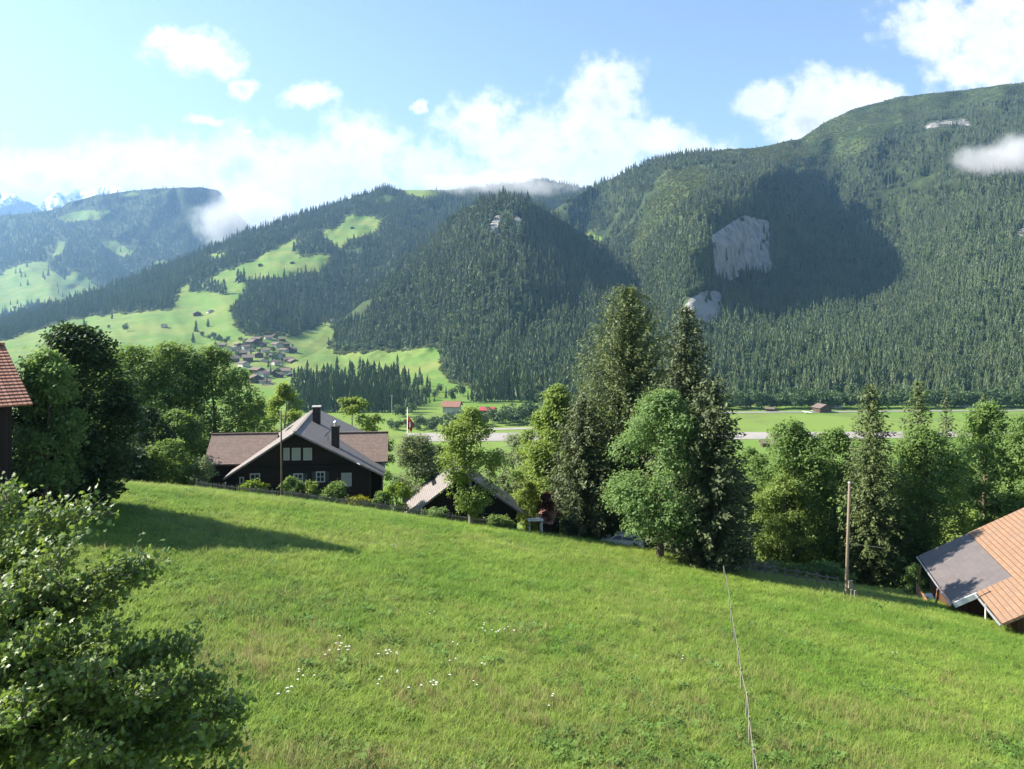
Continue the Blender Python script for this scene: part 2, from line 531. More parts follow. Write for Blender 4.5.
def mat_valley(name):
    m, t, o = new_mat(name)
    p = t.new('ShaderNodeBsdfPrincipled')
    g = t.new('ShaderNodeNewGeometry')
    v = t.vmath('MULTIPLY', g.outputs['Position'], (0.5, 1.3, 0))
    vo = t.new('ShaderNodeTexVoronoi'); vo.inputs['Scale'].default_value = 0.006
    t.l.new(v, vo.inputs['Vector'])
    sp = t.new('ShaderNodeSeparateColor'); t.l.new(vo.outputs['Color'], sp.inputs[0])
    n = t.noise(g.outputs['Position'], 0.02, 5, 0.6)
    c = t.mix(sp.outputs[0], rgb(0.11, 0.20, 0.032), rgb(0.17, 0.23, 0.05))
    c = t.mix(t.ramp(n.outputs['Fac'], 0.45, 0.75), c, rgb(0.12, 0.155, 0.045))
    t.l.new(c, p.inputs['Base Color'])
    p.inputs['Roughness'].default_value = 0.95; p.inputs['Specular IOR Level'].default_value = 0.1
    t.l.new(p.outputs[0], o.inputs[0])
    return m


def mat_mountain(name, snow=False):
    """forest floor / alpine grass / limestone, chosen by the 'cls' attribute with ragged borders"""
    m, t, o = new_mat(name)
    p = t.new('ShaderNodeBsdfPrincipled')
    g = t.new('ShaderNodeNewGeometry')
    at = t.new('ShaderNodeAttribute'); at.attribute_name = 'cls'
    s = t.new('ShaderNodeSeparateColor'); t.l.new(at.outputs['Color'], s.inputs[0])
    n1 = t.noise(g.outputs['Position'], 0.012, 6, 0.62)
    n2 = t.noise(g.outputs['Position'], 0.06, 6, 0.65)
    rv = t.vmath('MULTIPLY', g.outputs['Position'], (0.8, 0.8, 0.75))
    n3 = t.noise(rv, 0.045, 9, 0.72, 0.6)
    floor = t.mix(t.ramp(n1.outputs['Fac'], 0.35, 0.65), rgb(0.022, 0.036, 0.014), rgb(0.055, 0.075, 0.028))
    grass = t.mix(t.ramp(n1.outputs['Fac'], 0.35, 0.68), rgb(0.105, 0.185, 0.036), rgb(0.185, 0.215, 0.055))
    grass = t.mix(t.ramp(n2.outputs['Fac'], 0.5, 0.75), grass, rgb(0.09, 0.145, 0.035))
    rock = t.mix(t.ramp(n3.outputs['Fac'], 0.30, 0.60), rgb(0.17, 0.17, 0.16), rgb(0.41, 0.395, 0.37))
    rock = t.mix(t.ramp(n3.outputs['Fac'], 0.66, 0.74), rock, rgb(0.09, 0.10, 0.06))
    jit = t.math('MULTIPLY', t.math('SUBTRACT', n2.outputs['Fac'], 0.5), 0.9)
    fg = t.ramp(t.math('ADD', s.outputs[1], jit), 0.42, 0.58)
    fr = t.ramp(t.math('ADD', s.outputs[2], jit), 0.45, 0.6)
    c = t.mix(fr, t.mix(fg, floor, grass), rock)
    if snow:
        sx = t.new('ShaderNodeSeparateXYZ'); t.l.new(g.outputs['Position'], sx.inputs[0])
        hgt = t.math('ADD', t.math('DIVIDE', sx.outputs[2], 1500), t.math('MULTIPLY', t.math('SUBTRACT', t.noise(g.outputs['Position'], 0.0022, 7, 0.65).outputs['Fac'], 0.5), 1.7))
        c = t.mix(t.ramp(hgt, 0.86, 0.98), rgb(0.12, 0.13, 0.14), rgb(0.85, 0.86, 0.88))
    t.l.new(c, p.inputs['Base Color'])
    p.inputs['Roughness'].default_value = 0.95; p.inputs['Specular IOR Level'].default_value = 0.1
    bm = t.new('ShaderNodeBump'); bm.inputs['Strength'].default_value = 1.0; bm.inputs['Distance'].default_value = 14.0
    t.l.new(t.math('MULTIPLY', n3.outputs['Fac'], fr), bm.inputs['Height']); t.l.new(bm.outputs[0], p.inputs['Normal'])
    t.l.new(p.outputs[0], o.inputs[0])
    return m


def mat_grass(name, c1, c2, c3, trans=0.3):
    """blades, tinted by where the tuft stands so that patches read across the slope"""
    m, t, o = new_mat(name)
    oi = t.new('ShaderNodeObjectInfo')
    a = t.noise(oi.outputs['Location'], 0.13, 4, 0.6)
    b = t.noise(oi.outputs['Location'], 0.55, 4, 0.6)
    c = t.mix(t.ramp(a.outputs['Fac'], 0.34, 0.66), c1 + (1,), c2 + (1,))
    c = t.mix(t.ramp(b.outputs['Fac'], 0.50, 0.70, 0, 0.85), c, c3 + (1,))
    hs = t.new('ShaderNodeHueSaturation')
    t.l.new(t.math('ADD', t.math('MULTIPLY', oi.outputs['Random'], 0.75), 0.66), hs.inputs['Value'])
    t.l.new(c, hs.inputs['Color'])
    p = t.new('ShaderNodeBsdfPrincipled')
    t.l.new(hs.outputs[0], p.inputs['Base Color'])
    gn = t.new('ShaderNodeNewGeometry')
    nn = t.vmath('NORMALIZE', t.vmath('ADD', t.vmath('MULTIPLY', gn.outputs['Normal'], (0.55, 0.55, 0.55)), (0, 0, 0.8)))
    t.l.new(nn, p.inputs['Normal'])
    p.inputs['Roughness'].default_value = 0.6; p.inputs['Specular IOR Level'].default_value = 0.2
    tr = t.new('ShaderNodeBsdfTranslucent'); t.l.new(hs.outputs[0], tr.inputs[0])
    mx = t.new('ShaderNodeMixShader'); mx.inputs[0].default_value = trans
    t.l.new(p.outputs[0], mx.inputs[1]); t.l.new(tr.outputs[0], mx.inputs[2])
    t.l.new(mx.outputs[0], o.inputs[0])
    return m


# ------------------------------------------------------------------ terrain: near slope and valley floor
CREST_PX = np.array([-400, 0, 80, 200, 300, 400, 470, 560, 640, 700, 740, 840, 940, 1000, 1400], float)
CREST_D = np.array([66, 66, 68, 74, 77, 79, 79, 81, 81, 78, 74, 72, 68, 64, 60], float)
CREST_E = np.array([.13, .13, .125, .118, .118, .13, .14, .135, .14, .135, .125, .095, .06, .10, .12], float)
FLOOR_Z = -100.0


def softplus(t, w):
    return w * np.logaddexp(0, t / w)


def ground(X, Y):
    X = np.asarray(X, float); Y = np.asarray(Y, float)
    px = np.clip(CX + F * X / np.maximum(Y, 4.0), -400, 1400)
    px = np.where(Y < 30, px * (np.maximum(Y, 0) / 30) + CX * (1 - np.maximum(Y, 0) / 30), px)
    d = np.interp(px, CREST_PX, CREST_D); e = np.interp(px, CREST_PX, CREST_E)
    z = -9 - 0.15 * np.clip(X, -260, 260) - 0.145 * Y
    z = z - e * softplus(Y - d, 2.2) - 0.30 * softplus(Y - 112, 9.0)
    z = z + 0.22 * (fbm(X * 0.11 + 31, Y * 0.11 + 7, 3, 3) - 0.5) * np.clip(Y / 20, 0, 1)
    return softplus(z - FLOOR_Z, 7.0) + FLOOR_Z


def gz(X, Y):
    return float(ground(np.array([X]), np.array([Y]))[0])


def GP(px, Y, dz=0.0):
    """a point on the ground in the column px at depth Y"""
    X = (px - CX) / F * Y
    return Vector((X, Y, gz(X, Y) + dz))


def grid_faces(nr, nc, off=0):
    i = np.arange(nr - 1)[:, None] * nc + np.arange(nc - 1)[None, :]
    i = i.ravel() + off
    return np.stack([i, i + 1, i + nc + 1, i + nc], 1)


cols = np.linspace(-1100, 2100, 260)
Yn = np.concatenate([np.linspace(0.5, 20, 12), np.linspace(21, 130, 130)])
XX = (cols[None, :] - CX) / F * Yn[:, None]; YY = np.repeat(Yn[:, None], len(cols), 1)
V = np.stack([XX, YY, ground(XX, YY)], -1).reshape(-1, 3)
me = mesh_np('meadow', V, [grid_faces(len(Yn), len(cols))], mat_ground('meadow_sward'), True)
o = tag(obj('meadow', me), kind='structure')
Yv = np.concatenate([np.linspace(130, 400, 50), np.geomspace(410, 13000, 60)])
XX = np.clip((cols[None, :] - CX) / F * Yv[:, None], -6500, 6500); YY = np.repeat(Yv[:, None], len(cols), 1)
V = np.stack([XX, YY, ground(XX, YY)], -1).reshape(-1, 3)
me = mesh_np('valley_floor', V, [grid_faces(len(Yv), len(cols))], mat_valley('valley_fields'), True)
tag(obj('valley_floor', me), kind='structure')


def strip(name, quad, mat, lift):
    """a flat paved strip on the valley floor through image corners"""
    v = []
    for (px, py) in quad:
        Y = F * (-(FLOOR_Z + lift)) / (py - HY)
        v.append(((px - CX) / F * Y, Y, FLOOR_Z + lift))
    b = MB(); b.slab(v, 0.3)
    return tag(b.build(name, mat), kind='structure')


strip('runway', [(405, 441.5), (1150, 436.0), (1150, 431.0), (405, 433.0)], M['runway'], 0.25)
strip('road', [(690, 413.4), (1150, 409.6), (1150, 408.8), (690, 412.0)], M['road'], 0.35)
strip('path', [(488, 430.2), (560, 428.2), (560, 426.4), (488, 428.3)], M['runway'], 0.30)

# ------------------------------------------------------------------ mountains
def rbf(pts):
    pts = np.array(pts, float)
    q = pts[:, :2] / 100.0; d = np.log(pts[:, 2])
    r = np.linalg.norm(q[:, None] - q[None], axis=-1)
    K = np.where(r > 0, r * r * np.log(r + 1e-12), 0) + np.eye(len(q)) * 0.003
    A = np.hstack([np.ones((len(q), 1)), q])
    S = np.block([[K, A], [A.T, np.zeros((3, 3))]])
    w = np.linalg.solve(S, np.concatenate([d, np.zeros(3)]))

    def f(px, py):
        x = np.stack([px.ravel(), py.ravel()], 1) / 100.0
        rr = np.linalg.norm(x[:, None] - q[None], axis=-1)
        k = np.where(rr > 0, rr * rr * np.log(rr + 1e-12), 0)
        return np.exp(k @ w[:len(q)] + w[len(q)] + x @ w[len(q) + 1:]).reshape(px.shape)
    return f


def mountain(name, pts, ridge, base, p0, p1, step, nrow, classes, mat, noise=0.02, nscale=0.03, seed=1, back=1.0, ridge_noise=1.5):
    """one massif: front face lofted from its foot to its crest through measured points, then a back slope"""
    c = np.arange(p0, p1 + step, step, dtype=float)
    rx, ry = np.array(ridge, float).T
    bx, by = np.array(base, float).T
    top = np.interp(c, rx, ry) + (fbm(c * 0.05, c * 0 + seed, 3, seed) - 0.5) * ridge_noise * 2
    bot = np.interp(c, bx, by)
    v = np.linspace(0, 1, nrow)[:, None]
    py = bot[None] + (top - bot)[None] * v
    px = np.repeat(c[None], nrow, 0)
    D = rbf(pts)(px, py)
    D = D * (1 + noise * 2 * (fbm(px * nscale, py * nscale * 1.3 + 9, 4, seed + 5) - 0.5))
    D = np.maximum.accumulate(D, 0)
    X = (px - CX) / F * D; Z = (HY - py) / F * D
    cl = np.zeros(px.shape + (3,)); cl[..., 0] = 1
    wx = px + 11 * (fbm(px * .12 + 3, py * .12, 3, seed + 40) - .5)
    wy = py + 9 * (fbm(px * .12 + 50, py * .12 + 9, 3, seed + 50) - .5)
    for kind, poly in classes:
        mk = in_poly(wx, wy, poly) if kind != 'scrub' else in_poly(px, py, poly)
        k = {'grass': 1, 'rock': 2, 'scrub': 0, 'crag': 2}[kind]
        if kind == 'scrub':
            cl[mk] = (0.5, 0.38, 0)
        else:
            cl[mk] = 0; cl[mk, k] = 0.62 if kind == 'crag' else 1
    for _ in range(2):
        k = cl.copy()
        k[1:-1, 1:-1] = (cl[1:-1, 1:-1] * 2 + cl[:-2, 1:-1] + cl[2:, 1:-1] + cl[1:-1, :-2] + cl[1:-1, 2:]) / 6
        cl = k
    rows_b = []
    for (dd, zz) in ((60, 12), (220, 90), (600, 320), (1300, 900)):
        Yb = D[-1] + dd * back
        rows_b.append(np.stack([X[-1] * Yb / D[-1], Yb, np.maximum(Z[-1] - zz * back, -130)], -1))
    V = np.concatenate([np.stack([X, D, Z], -1), np.array(rows_b)], 0)
    C = np.concatenate([cl, np.repeat(cl[-1:], len(rows_b), 0)], 0)
    n = V.shape[0]
    me = mesh_np(name, V.reshape(-1, 3), [grid_faces(n, len(c))], mat, True, {'cls': C.reshape(-1, 3)})
    tag(obj(name, me), kind='structure')
    return dict(V=V[:nrow], C=C[:nrow], px=px, py=py)


E_PTS = [(540, 400, 950), (640, 400, 960), (720, 400, 960), (820, 400, 960), (920, 400, 960), (1024, 400, 960), (1250, 400, 960),
         (560, 370, 1150), (640, 370, 1120), (720, 370, 1080), (800, 370, 1090), (900, 370, 1100), (1024, 370, 1080), (1250, 370, 1050),
         (645, 300, 1850), (690, 330, 1330), (750, 335, 1400), (820, 334, 1380), (880, 334, 1420), (686, 302, 1420), (702, 308, 1440), (724, 306, 1600), (800, 300, 1960), (870, 300, 2050), (912, 296, 1960), (955, 305, 1520), (1024, 300, 1380), (1250, 300, 1300),
         (680, 250, 1700), (697, 250, 1610), (733, 292, 1720), (772, 228, 2160), (775, 262, 2060), (693, 200, 1900), (768, 170, 2360), (728, 180, 2180),
         (800, 250, 2230), (800, 200, 2460), (835, 200, 2640), (860, 250, 2420), (895, 265, 2330), (955, 262, 1780), (1024, 250, 1640), (1250, 250, 1500),
         (960, 210, 2050), (1024, 185, 2150), (900, 190, 2520), (860, 160, 2720), (930, 135, 2750), (1024, 130, 2600), (1250, 130, 2300),
         (560, 205, 2950), (610, 180, 2850), (650, 160, 2750), (700, 152, 2700), (760, 147, 2800), (800, 138, 3050), (850, 110, 3250), (900, 97, 3300), (960, 90, 3250), (1024, 82, 3150), (1250, 55, 2900),
         (600, 250, 2560), (620, 220, 2650), (640, 200, 2560), (560, 300, 2250), (610, 290, 2150)]
E_RIDGE = [(500, 240), (560, 206), (585, 190), (610, 180), (650, 160), (700, 152), (760, 147), (800, 138), (825, 122), (850, 110), (900, 97), (960, 90), (1024, 82), (1150, 66), (1300, 70)]
E_BASE = [(500, 402), (1300, 402)]
CLIFF1 = [(711, 236), (722, 228), (735, 219), (750, 216), (766, 221), (773, 243), (768, 258), (778, 272), (762, 272), (750, 271), (738, 278), (719, 285), (713, 262)]
CLIFF2 = [(685, 304), (696, 295), (708, 291), (722, 288), (725, 310), (716, 326), (693, 325), (682, 318)]
E_CLS = [('scrub', [(680, 148), (760, 143), (800, 132), (850, 104), (900, 90), (960, 84), (1024, 76), (1300, 55), (1300, 85), (1024, 97), (970, 104), (915, 118), (880, 140), (845, 165), (800, 172), (760, 160)]),
         ('scrub', [(655, 180), (690, 165), (720, 170), (705, 190), (670, 215), (640, 260), (628, 280), (632, 240)]),
         ('rock', CLIFF1), ('rock', CLIFF2),
         ('crag', [(914, 130), (930, 122), (950, 116), (966, 117), (986, 128), (962, 126), (940, 130), (924, 134)]),
         ('crag', [(1002, 231), (1024, 224), (1060, 226), (1050, 238), (1015, 238)]),
         ('grass', [(579, 241), (589, 232), (603, 238), (602, 250), (593, 247)])]
D_PTS = [(280, 376, 1300), (325, 352, 1650), (380, 362, 1480), (440, 370, 1330), (540, 390, 1080), (620, 397, 960), (720, 399, 950), (330, 380, 1250), (440, 392, 1080), (540, 402, 950),
         (400, 320, 1690), (450, 300, 1590), (520, 300, 1480), (580, 320, 1530), (640, 335, 1420), (450, 250, 1860), (500, 240, 1730), (550, 250, 1900), (600, 280, 1900),
         (345, 318, 1870), (370, 295, 1920), (430, 242, 2040), (475, 203, 1990), (500, 194, 1930), (550, 212, 2080), (600, 243, 2230), (640, 290, 1950), (670, 340, 1550), (720, 385, 1050)]
D_RIDGE = [(270, 372), (300, 360), (325, 349), (345, 318), (370, 296), (400, 271), (430, 243), (455, 216), (475, 204), (500, 195), (525, 198), (550, 212), (575, 228), (600, 244), (620, 262), (640, 292), (670, 342), (700, 372), (730, 396)]
D_BASE = [(270, 402), (380, 402), (730, 402)]
D_CLS = [('grass', [(260, 326), (310, 334), (326, 337), (333, 354), (365, 353), (400, 351), (439, 348), (442, 368), (448, 384), (470, 388), (480, 403), (260, 410)]),
         ('grass', [(535, 384), (560, 378), (575, 385), (572, 398), (535, 402)]),
         ('crag', [(489, 222), (497, 212), (503, 216), (502, 236), (494, 238)]), ('crag', [(513, 213), (523, 213), (528, 230), (521, 232), (515, 224)]),
         ('rock', [(493, 219), (499, 216), (503, 231), (495, 234)]), ('rock', [(515, 215), (522, 216), (526, 230), (519, 228)]), ('rock', [(488, 225), (493, 224), (494, 232), (489, 233)]),
         ('rock', [(527, 236), (531, 237), (531, 244), (527, 243)])]
C_PTS = [(-160, 345, 2100), (-60, 335, 2400), (0, 322, 2500), (100, 292, 2700), (200, 252, 3000), (300, 213, 3300), (385, 186, 3600), (480, 186, 3900), (590, 186, 4300), (700, 210, 4600),
         (-160, 365, 1600), (0, 345, 1800), (100, 330, 1900), (180, 310, 2100), (250, 320, 1900), (220, 345, 1650), (300, 332, 1880), (240, 280, 2400), (300, 250, 2750), (350, 225, 3050), (330, 290, 2350), (400, 250, 2750), (450, 225, 3200), (450, 290, 2300),
         (-160, 396, 1010), (0, 394, 1030), (150, 394, 1030), (260, 390, 1100), (340, 372, 1520), (420, 350, 1950), (520, 330, 2000), (600, 300, 2500), (700, 300, 2600)]
C_RIDGE = [(-160, 346), (-60, 335), (0, 323), (50, 307), (100, 293), (150, 272), (200, 253), (240, 236), (300, 214), (350, 198), (385, 187), (400, 190), (450, 189), (480, 187), (510, 184), (545, 180), (575, 186), (600, 194), (700, 220)]
C_BASE = [(-160, 399), (150, 398), (260, 396), (340, 375), (700, 375)]
C_CLS = [('grass', [(-170, 372), (0, 340), (50, 326), (84, 317), (122, 313), (172, 310), (180, 297), (183, 287), (205, 282), (240, 265), (298, 237), (298, 255), (331, 254), (324, 269), (314, 273), (245, 283), (241, 298), (229, 312), (231, 325), (248, 335), (286, 338), (329, 322), (345, 345), (345, 410), (-170, 410)]),
         ('grass', [(326, 230), (341, 221), (359, 214), (382, 219), (372, 234), (349, 241), (341, 253), (334, 246), (324, 236)]),
         ('grass', [(370, 199), (392, 193), (398, 198), (380, 204)]), ('grass', [(404, 191), (438, 188), (440, 195), (420, 198), (405, 197)]),
         ('grass', [(408, 214), (428, 217), (424, 221), (412, 219)]), ('grass', [(210, 253), (224, 250), (222, 258), (212, 260)])]
B_PTS = [(-200, 230, 5800), (0, 216, 6000), (100, 194, 6000), (200, 186, 6000), (260, 236, 6200), (380, 290, 6600), (0, 240, 5500), (60, 235, 5400), (120, 230, 5600), (180, 240, 5500), (100, 270, 4800), (200, 270, 5000), (300, 290, 5200),
         (0, 275, 4600), (60, 260, 4800), (90, 300, 4100), (0, 310, 3800), (-200, 330, 3100), (0, 335, 3100), (100, 335, 3100), (300, 335, 3400), (380, 335, 3500), (-200, 270, 4600)]
B_RIDGE = [(-200, 232), (-60, 224), (0, 217), (30, 213), (62, 207), (66, 203), (95, 195), (140, 190), (170, 188), (200, 186), (218, 191), (230, 204), (245, 222), (265, 240), (300, 262), (380, 300)]
B_BASE = [(-200, 342), (380, 342)]
B_CLS = [('grass', [(-200, 330), (-200, 290), (-20, 285), (0, 274), (30, 262), (50, 258), (58, 243), (50, 235), (66, 243), (63, 255), (48, 263), (62, 278), (78, 272), (103, 289), (90, 300), (55, 308), (30, 304), (0, 316)]),
         ('grass', [(60, 214), (108, 210), (120, 213), (96, 220), (70, 222)]), ('grass', [(100, 243), (112, 240), (134, 253), (120, 256)]), ('grass', [(150, 262), (168, 262), (165, 267), (155, 267)]), ('grass', [(120, 194), (138, 192), (136, 196), (122, 198)])]
A_PTS = [(-120, 205, 11000), (50, 195, 11300), (110, 184, 11500), (240, 205, 11000), (-120, 260, 9000), (60, 260, 9300), (240, 260, 9300), (10, 193, 10700), (85, 191, 11800)]
A_RIDGE = [(-120, 206), (-60, 202), (0, 194), (14, 193), (26, 201), (38, 206), (48, 198), (58, 190), (66, 195), (76, 190), (88, 193), (97, 187), (116, 185), (126, 190), (150, 198), (200, 206), (240, 214)]
A_BASE = [(-120, 270), (240, 270)]

mat_m = mat_mountain('mountain_cover')
mE = mountain('mountain', E_PTS, E_RIDGE, E_BASE, 500, 1300, 4, 110, E_CLS, mat_m, 0.045, 0.030, 1)
mD = mountain('knoll', D_PTS, D_RIDGE, D_BASE, 270, 730, 3, 90, D_CLS, mat_m, 0.035, 0.04, 2, back=0.5)
mC = mountain('long_ridge', C_PTS, C_RIDGE, C_BASE, -160, 700, 3, 100, C_CLS, mat_m, 0.03, 0.035, 3)
mB = mountain('far_hills', B_PTS, B_RIDGE, B_BASE, -200, 380, 3, 80, B_CLS, mat_m, 0.03, 0.04, 4)
mA = mountain('snow_mountains', A_PTS, A_RIDGE, A_BASE, -120, 240, 2, 60, [], mat_mountain('snow_and_rock', True), 0.05, 0.07, 5, ridge_noise=3)

# ------------------------------------------------------------------ haze
b = MB()
b.box((0, 6700, 820), (10500, 6900, 965))
hm, t, o = new_mat('valley_haze')
pv = t.new('ShaderNodeVolumePrincipled')
pv.inputs['Color'].default_value = rgb(0.36, 0.62, 1.0)
pv.inputs['Density'].default_value = HAZE_DENSITY
pv.inputs['Anisotropy'].default_value = 0.5
pv.inputs['Density Attribute'].default_value = ''
t.l.new(pv.outputs[0], o.inputs['Volume'])
tag(b.build('haze', hm), kind='stuff')


# ------------------------------------------------------------------ scatter (for the uncountable: forest and sward)
def scatter(name, pts, scale, rotz, idx, protos, tilt=None):
    me = bpy.data.meshes.new(name)
    n = len(pts)
    me.vertices.add(n)
    me.vertices.foreach_set('co', np.asarray(pts, np.float32).ravel())
    a = me.attributes.new('s_scale', 'FLOAT_VECTOR', 'POINT'); a.data.foreach_set('vector', np.asarray(scale, np.float32).ravel())
    rot = np.zeros((n, 3), np.float32); rot[:, 2] = rotz
    if tilt is not None: rot[:, :2] = tilt
    a = me.attributes.new('s_rot', 'FLOAT_VECTOR', 'POINT'); a.data.foreach_set('vector', rot.ravel())
    a = me.attributes.new('s_idx', 'INT', 'POINT'); a.data.foreach_set('value', np.asarray(idx, np.int32))
    o = obj(name, me)
    tag(o, kind='stuff')
    coll = bpy.data.collections.new(name + '_kinds')
    for i, pm in enumerate(protos):
        coll.objects.link(bpy.data.objects.new('%s_kind_%02d' % (name, i), pm))
    ng = bpy.data.node_groups.new(name + '_scatter', 'GeometryNodeTree')
    ng.interface.new_socket('Geometry', in_out='INPUT', socket_type='NodeSocketGeometry')
    ng.interface.new_socket('Geometry', in_out='OUTPUT', socket_type='NodeSocketGeometry')
    N = ng.nodes; L = ng.links
    gi = N.new('NodeGroupInput'); go = N.new('NodeGroupOutput')
    ip = N.new('GeometryNodeInstanceOnPoints')
    ci = N.new('GeometryNodeCollectionInfo')
    ci.inputs['Collection'].default_value = coll
    ci.inputs['Separate Children'].default_value = True
    ci.inputs['Reset Children'].default_value = True
    ip.inputs['Pick Instance'].default_value = True
    def na(nm, ty):
        q = N.new('GeometryNodeInputNamedAttribute'); q.data_type = ty; q.inputs['Name'].default_value = nm
        return q.outputs[0]
    L.new(gi.outputs[0], ip.inputs['Points'])
    L.new(ci.outputs[0], ip.inputs['Instance'])
    L.new(na('s_idx', 'INT'), ip.inputs['Instance Index'])
    L.new(na('s_rot', 'FLOAT_VECTOR'), ip.inputs['Rotation'])
    L.new(na('s_scale', 'FLOAT_VECTOR'), ip.inputs['Scale'])
    L.new(ip.outputs[0], go.inputs[0])
    md = o.modifiers.new('scatter', 'NODES'); md.node_group = ng
    return o


# ------------------------------------------------------------------ foliage builders
def unit(v):
    return v / (np.linalg.norm(v, axis=-1, keepdims=True) + 1e-9)


def cards(C, N, L, W, rng, along=None, fold=0.0):
    """rhombic leaf blades at centres C with normals N, length L, width W; returns verts, quads"""
    n = len(C)
    if along is None:
        along = rng.normal(size=(n, 3))
    u = unit(along - N * (along * N).sum(1, keepdims=True))
    w = np.cross(N, u)
    L = np.broadcast_to(L, (n,))[:, None]; W = np.broadcast_to(W, (n,))[:, None]
    V = np.stack([C - u * L * 0.5, C + w * W * 0.5 - u * L * 0.05 + N * fold * W, C + u * L * 0.5, C - w * W * 0.5 - u * L * 0.05 + N * fold * W], 1).reshape(-1, 3)
    return V, np.arange(4 * n).reshape(n, 4)


def limb_mesh(name, H, R, rng, base_h, nlimb=9, r0=None, lean=0.0, top=0.9, droop=0.0):
    b = MB()
    r0 = r0 or H * 0.022
    n = 9
    pts = []; rad = []
    ph = rng.random() * 6
    for i in range(n):
        f = i / (n - 1)
        pts.append((lean * H * f * f + 0.02 * H * math.sin(ph + 4 * f) * f, 0.02 * H * math.cos(ph + 3 * f) * f, -0.3 + (H * top + 0.3) * f))
        rad.append(r0 * (1.25 if i == 0 else 1.0) * (1 - 0.93 * f))
    b.tube(pts, rad, 8)
    for k in range(nlimb):
        f = base_h / H + (0.85 - base_h / H) * (k + rng.random() * 0.7) / nlimb
        f = min(max(f, 0.08), 0.88)
        i = f * (n - 1); i0 = int(i); q = Vector(pts[i0]).lerp(Vector(pts[min(i0 + 1, n - 1)]), i - i0)
        a = k * 2.4 + rng.random()
        ln = R * (0.65 + 0.3 * rng.random()) * (1 - 0.45 * f)
        p1 = q + Vector((math.cos(a), math.sin(a), 0.55)) * ln * 0.5
        p2 = q + Vector((math.cos(a + 0.2), math.sin(a + 0.2), 0.8)) * ln
        rr = r0 * (1 - 0.9 * f) * 0.55
        b.tube([q, p1, p2], [rr, rr * 0.6, rr * 0.15], 5, False)
    return b.mesh(name, None, True)


def crown_mesh(name, H, R, base_h, rng, lobes=55, per=26, leaves=11, size=0.30, profile=0.75, spread=0.30, xsq=1.0, lobe_r=(0.20, 0.36), tip=None, flat=0.0):
    """leaf clusters gathered on uneven lobes that fill an egg-shaped volume, leaving gaps between them"""
    t = rng.random(lobes * 2)
    ht = H - base_h
    prof = np.sin(np.pi * np.clip(t, 0.02, 0.985) ** profile) ** 0.45
    a = rng.random(lobes * 2) * 2 * np.pi
    rr = np.sqrt(0.2 + 0.8 * rng.random(lobes * 2))
    LR = R * (lobe_r[0] + (lobe_r[1] - lobe_r[0]) * rng.random(lobes * 2)) * (0.6 + 0.4 * prof)
    lump = 0.62 + 0.72 * fbm(np.cos(a) * 1.3 + 7 + xsq, np.sin(a) * 1.3 + t * 2.6 + 3, 3, int(rng.integers(1, 900)))
    rad = np.maximum(R * lump * prof * (0.85 + 0.3 * rng.random(lobes * 2)) - LR * 0.55, 0) * rr
    keep = np.argsort(-(rr + 0.4 * rng.random(lobes * 2)))[:lobes]
    C = np.stack([np.cos(a) * rad * xsq, np.sin(a) * rad, base_h + ht * (0.04 + 0.93 * t)], 1)[keep]
    LR = LR[keep]
    C[:, 2] = np.minimum(C[:, 2], H - LR * 0.75)
    # clusters
    d = unit(rng.normal(size=(lobes, per, 3)) + np.array([0, 0, 0.35]))
    cc = C[:, None] + d * (LR[:, None, None] * (0.72 + 0.38 * rng.random((lobes, per, 1)))) * np.array([1, 1, 0.85])
    cc = cc.reshape(-1, 3); dd = d.reshape(-1, 3)
    ctint = rng.random(len(cc))
    ltint = np.repeat(rng.random(lobes), per)
    n = len(cc) * leaves
    ci = np.repeat(np.arange(len(cc)), leaves)
    pos = cc[ci] + rng.normal(size=(n, 3)) * spread * np.array([1, 1, 0.7])
    N = unit(dd[ci] * 0.5 + np.array([0, 0, 0.35 + flat]) + np.array(SUN_VEC) * 0.7 + rng.normal(size=(n, 3)) * 0.5)
    L = size * (0.65 + 0.7 * rng.random(n))
    V, Q = cards(pos, N, L, L * 0.62, rng, fold=0.12)
    tint = np.clip(0.40 * ltint[ci] + 0.30 * ctint[ci] + 0.30 * rng.random(n), 0, 1)
    return mesh_np(name, V, [Q], None, False, {'tint': np.repeat(tint, 4)})


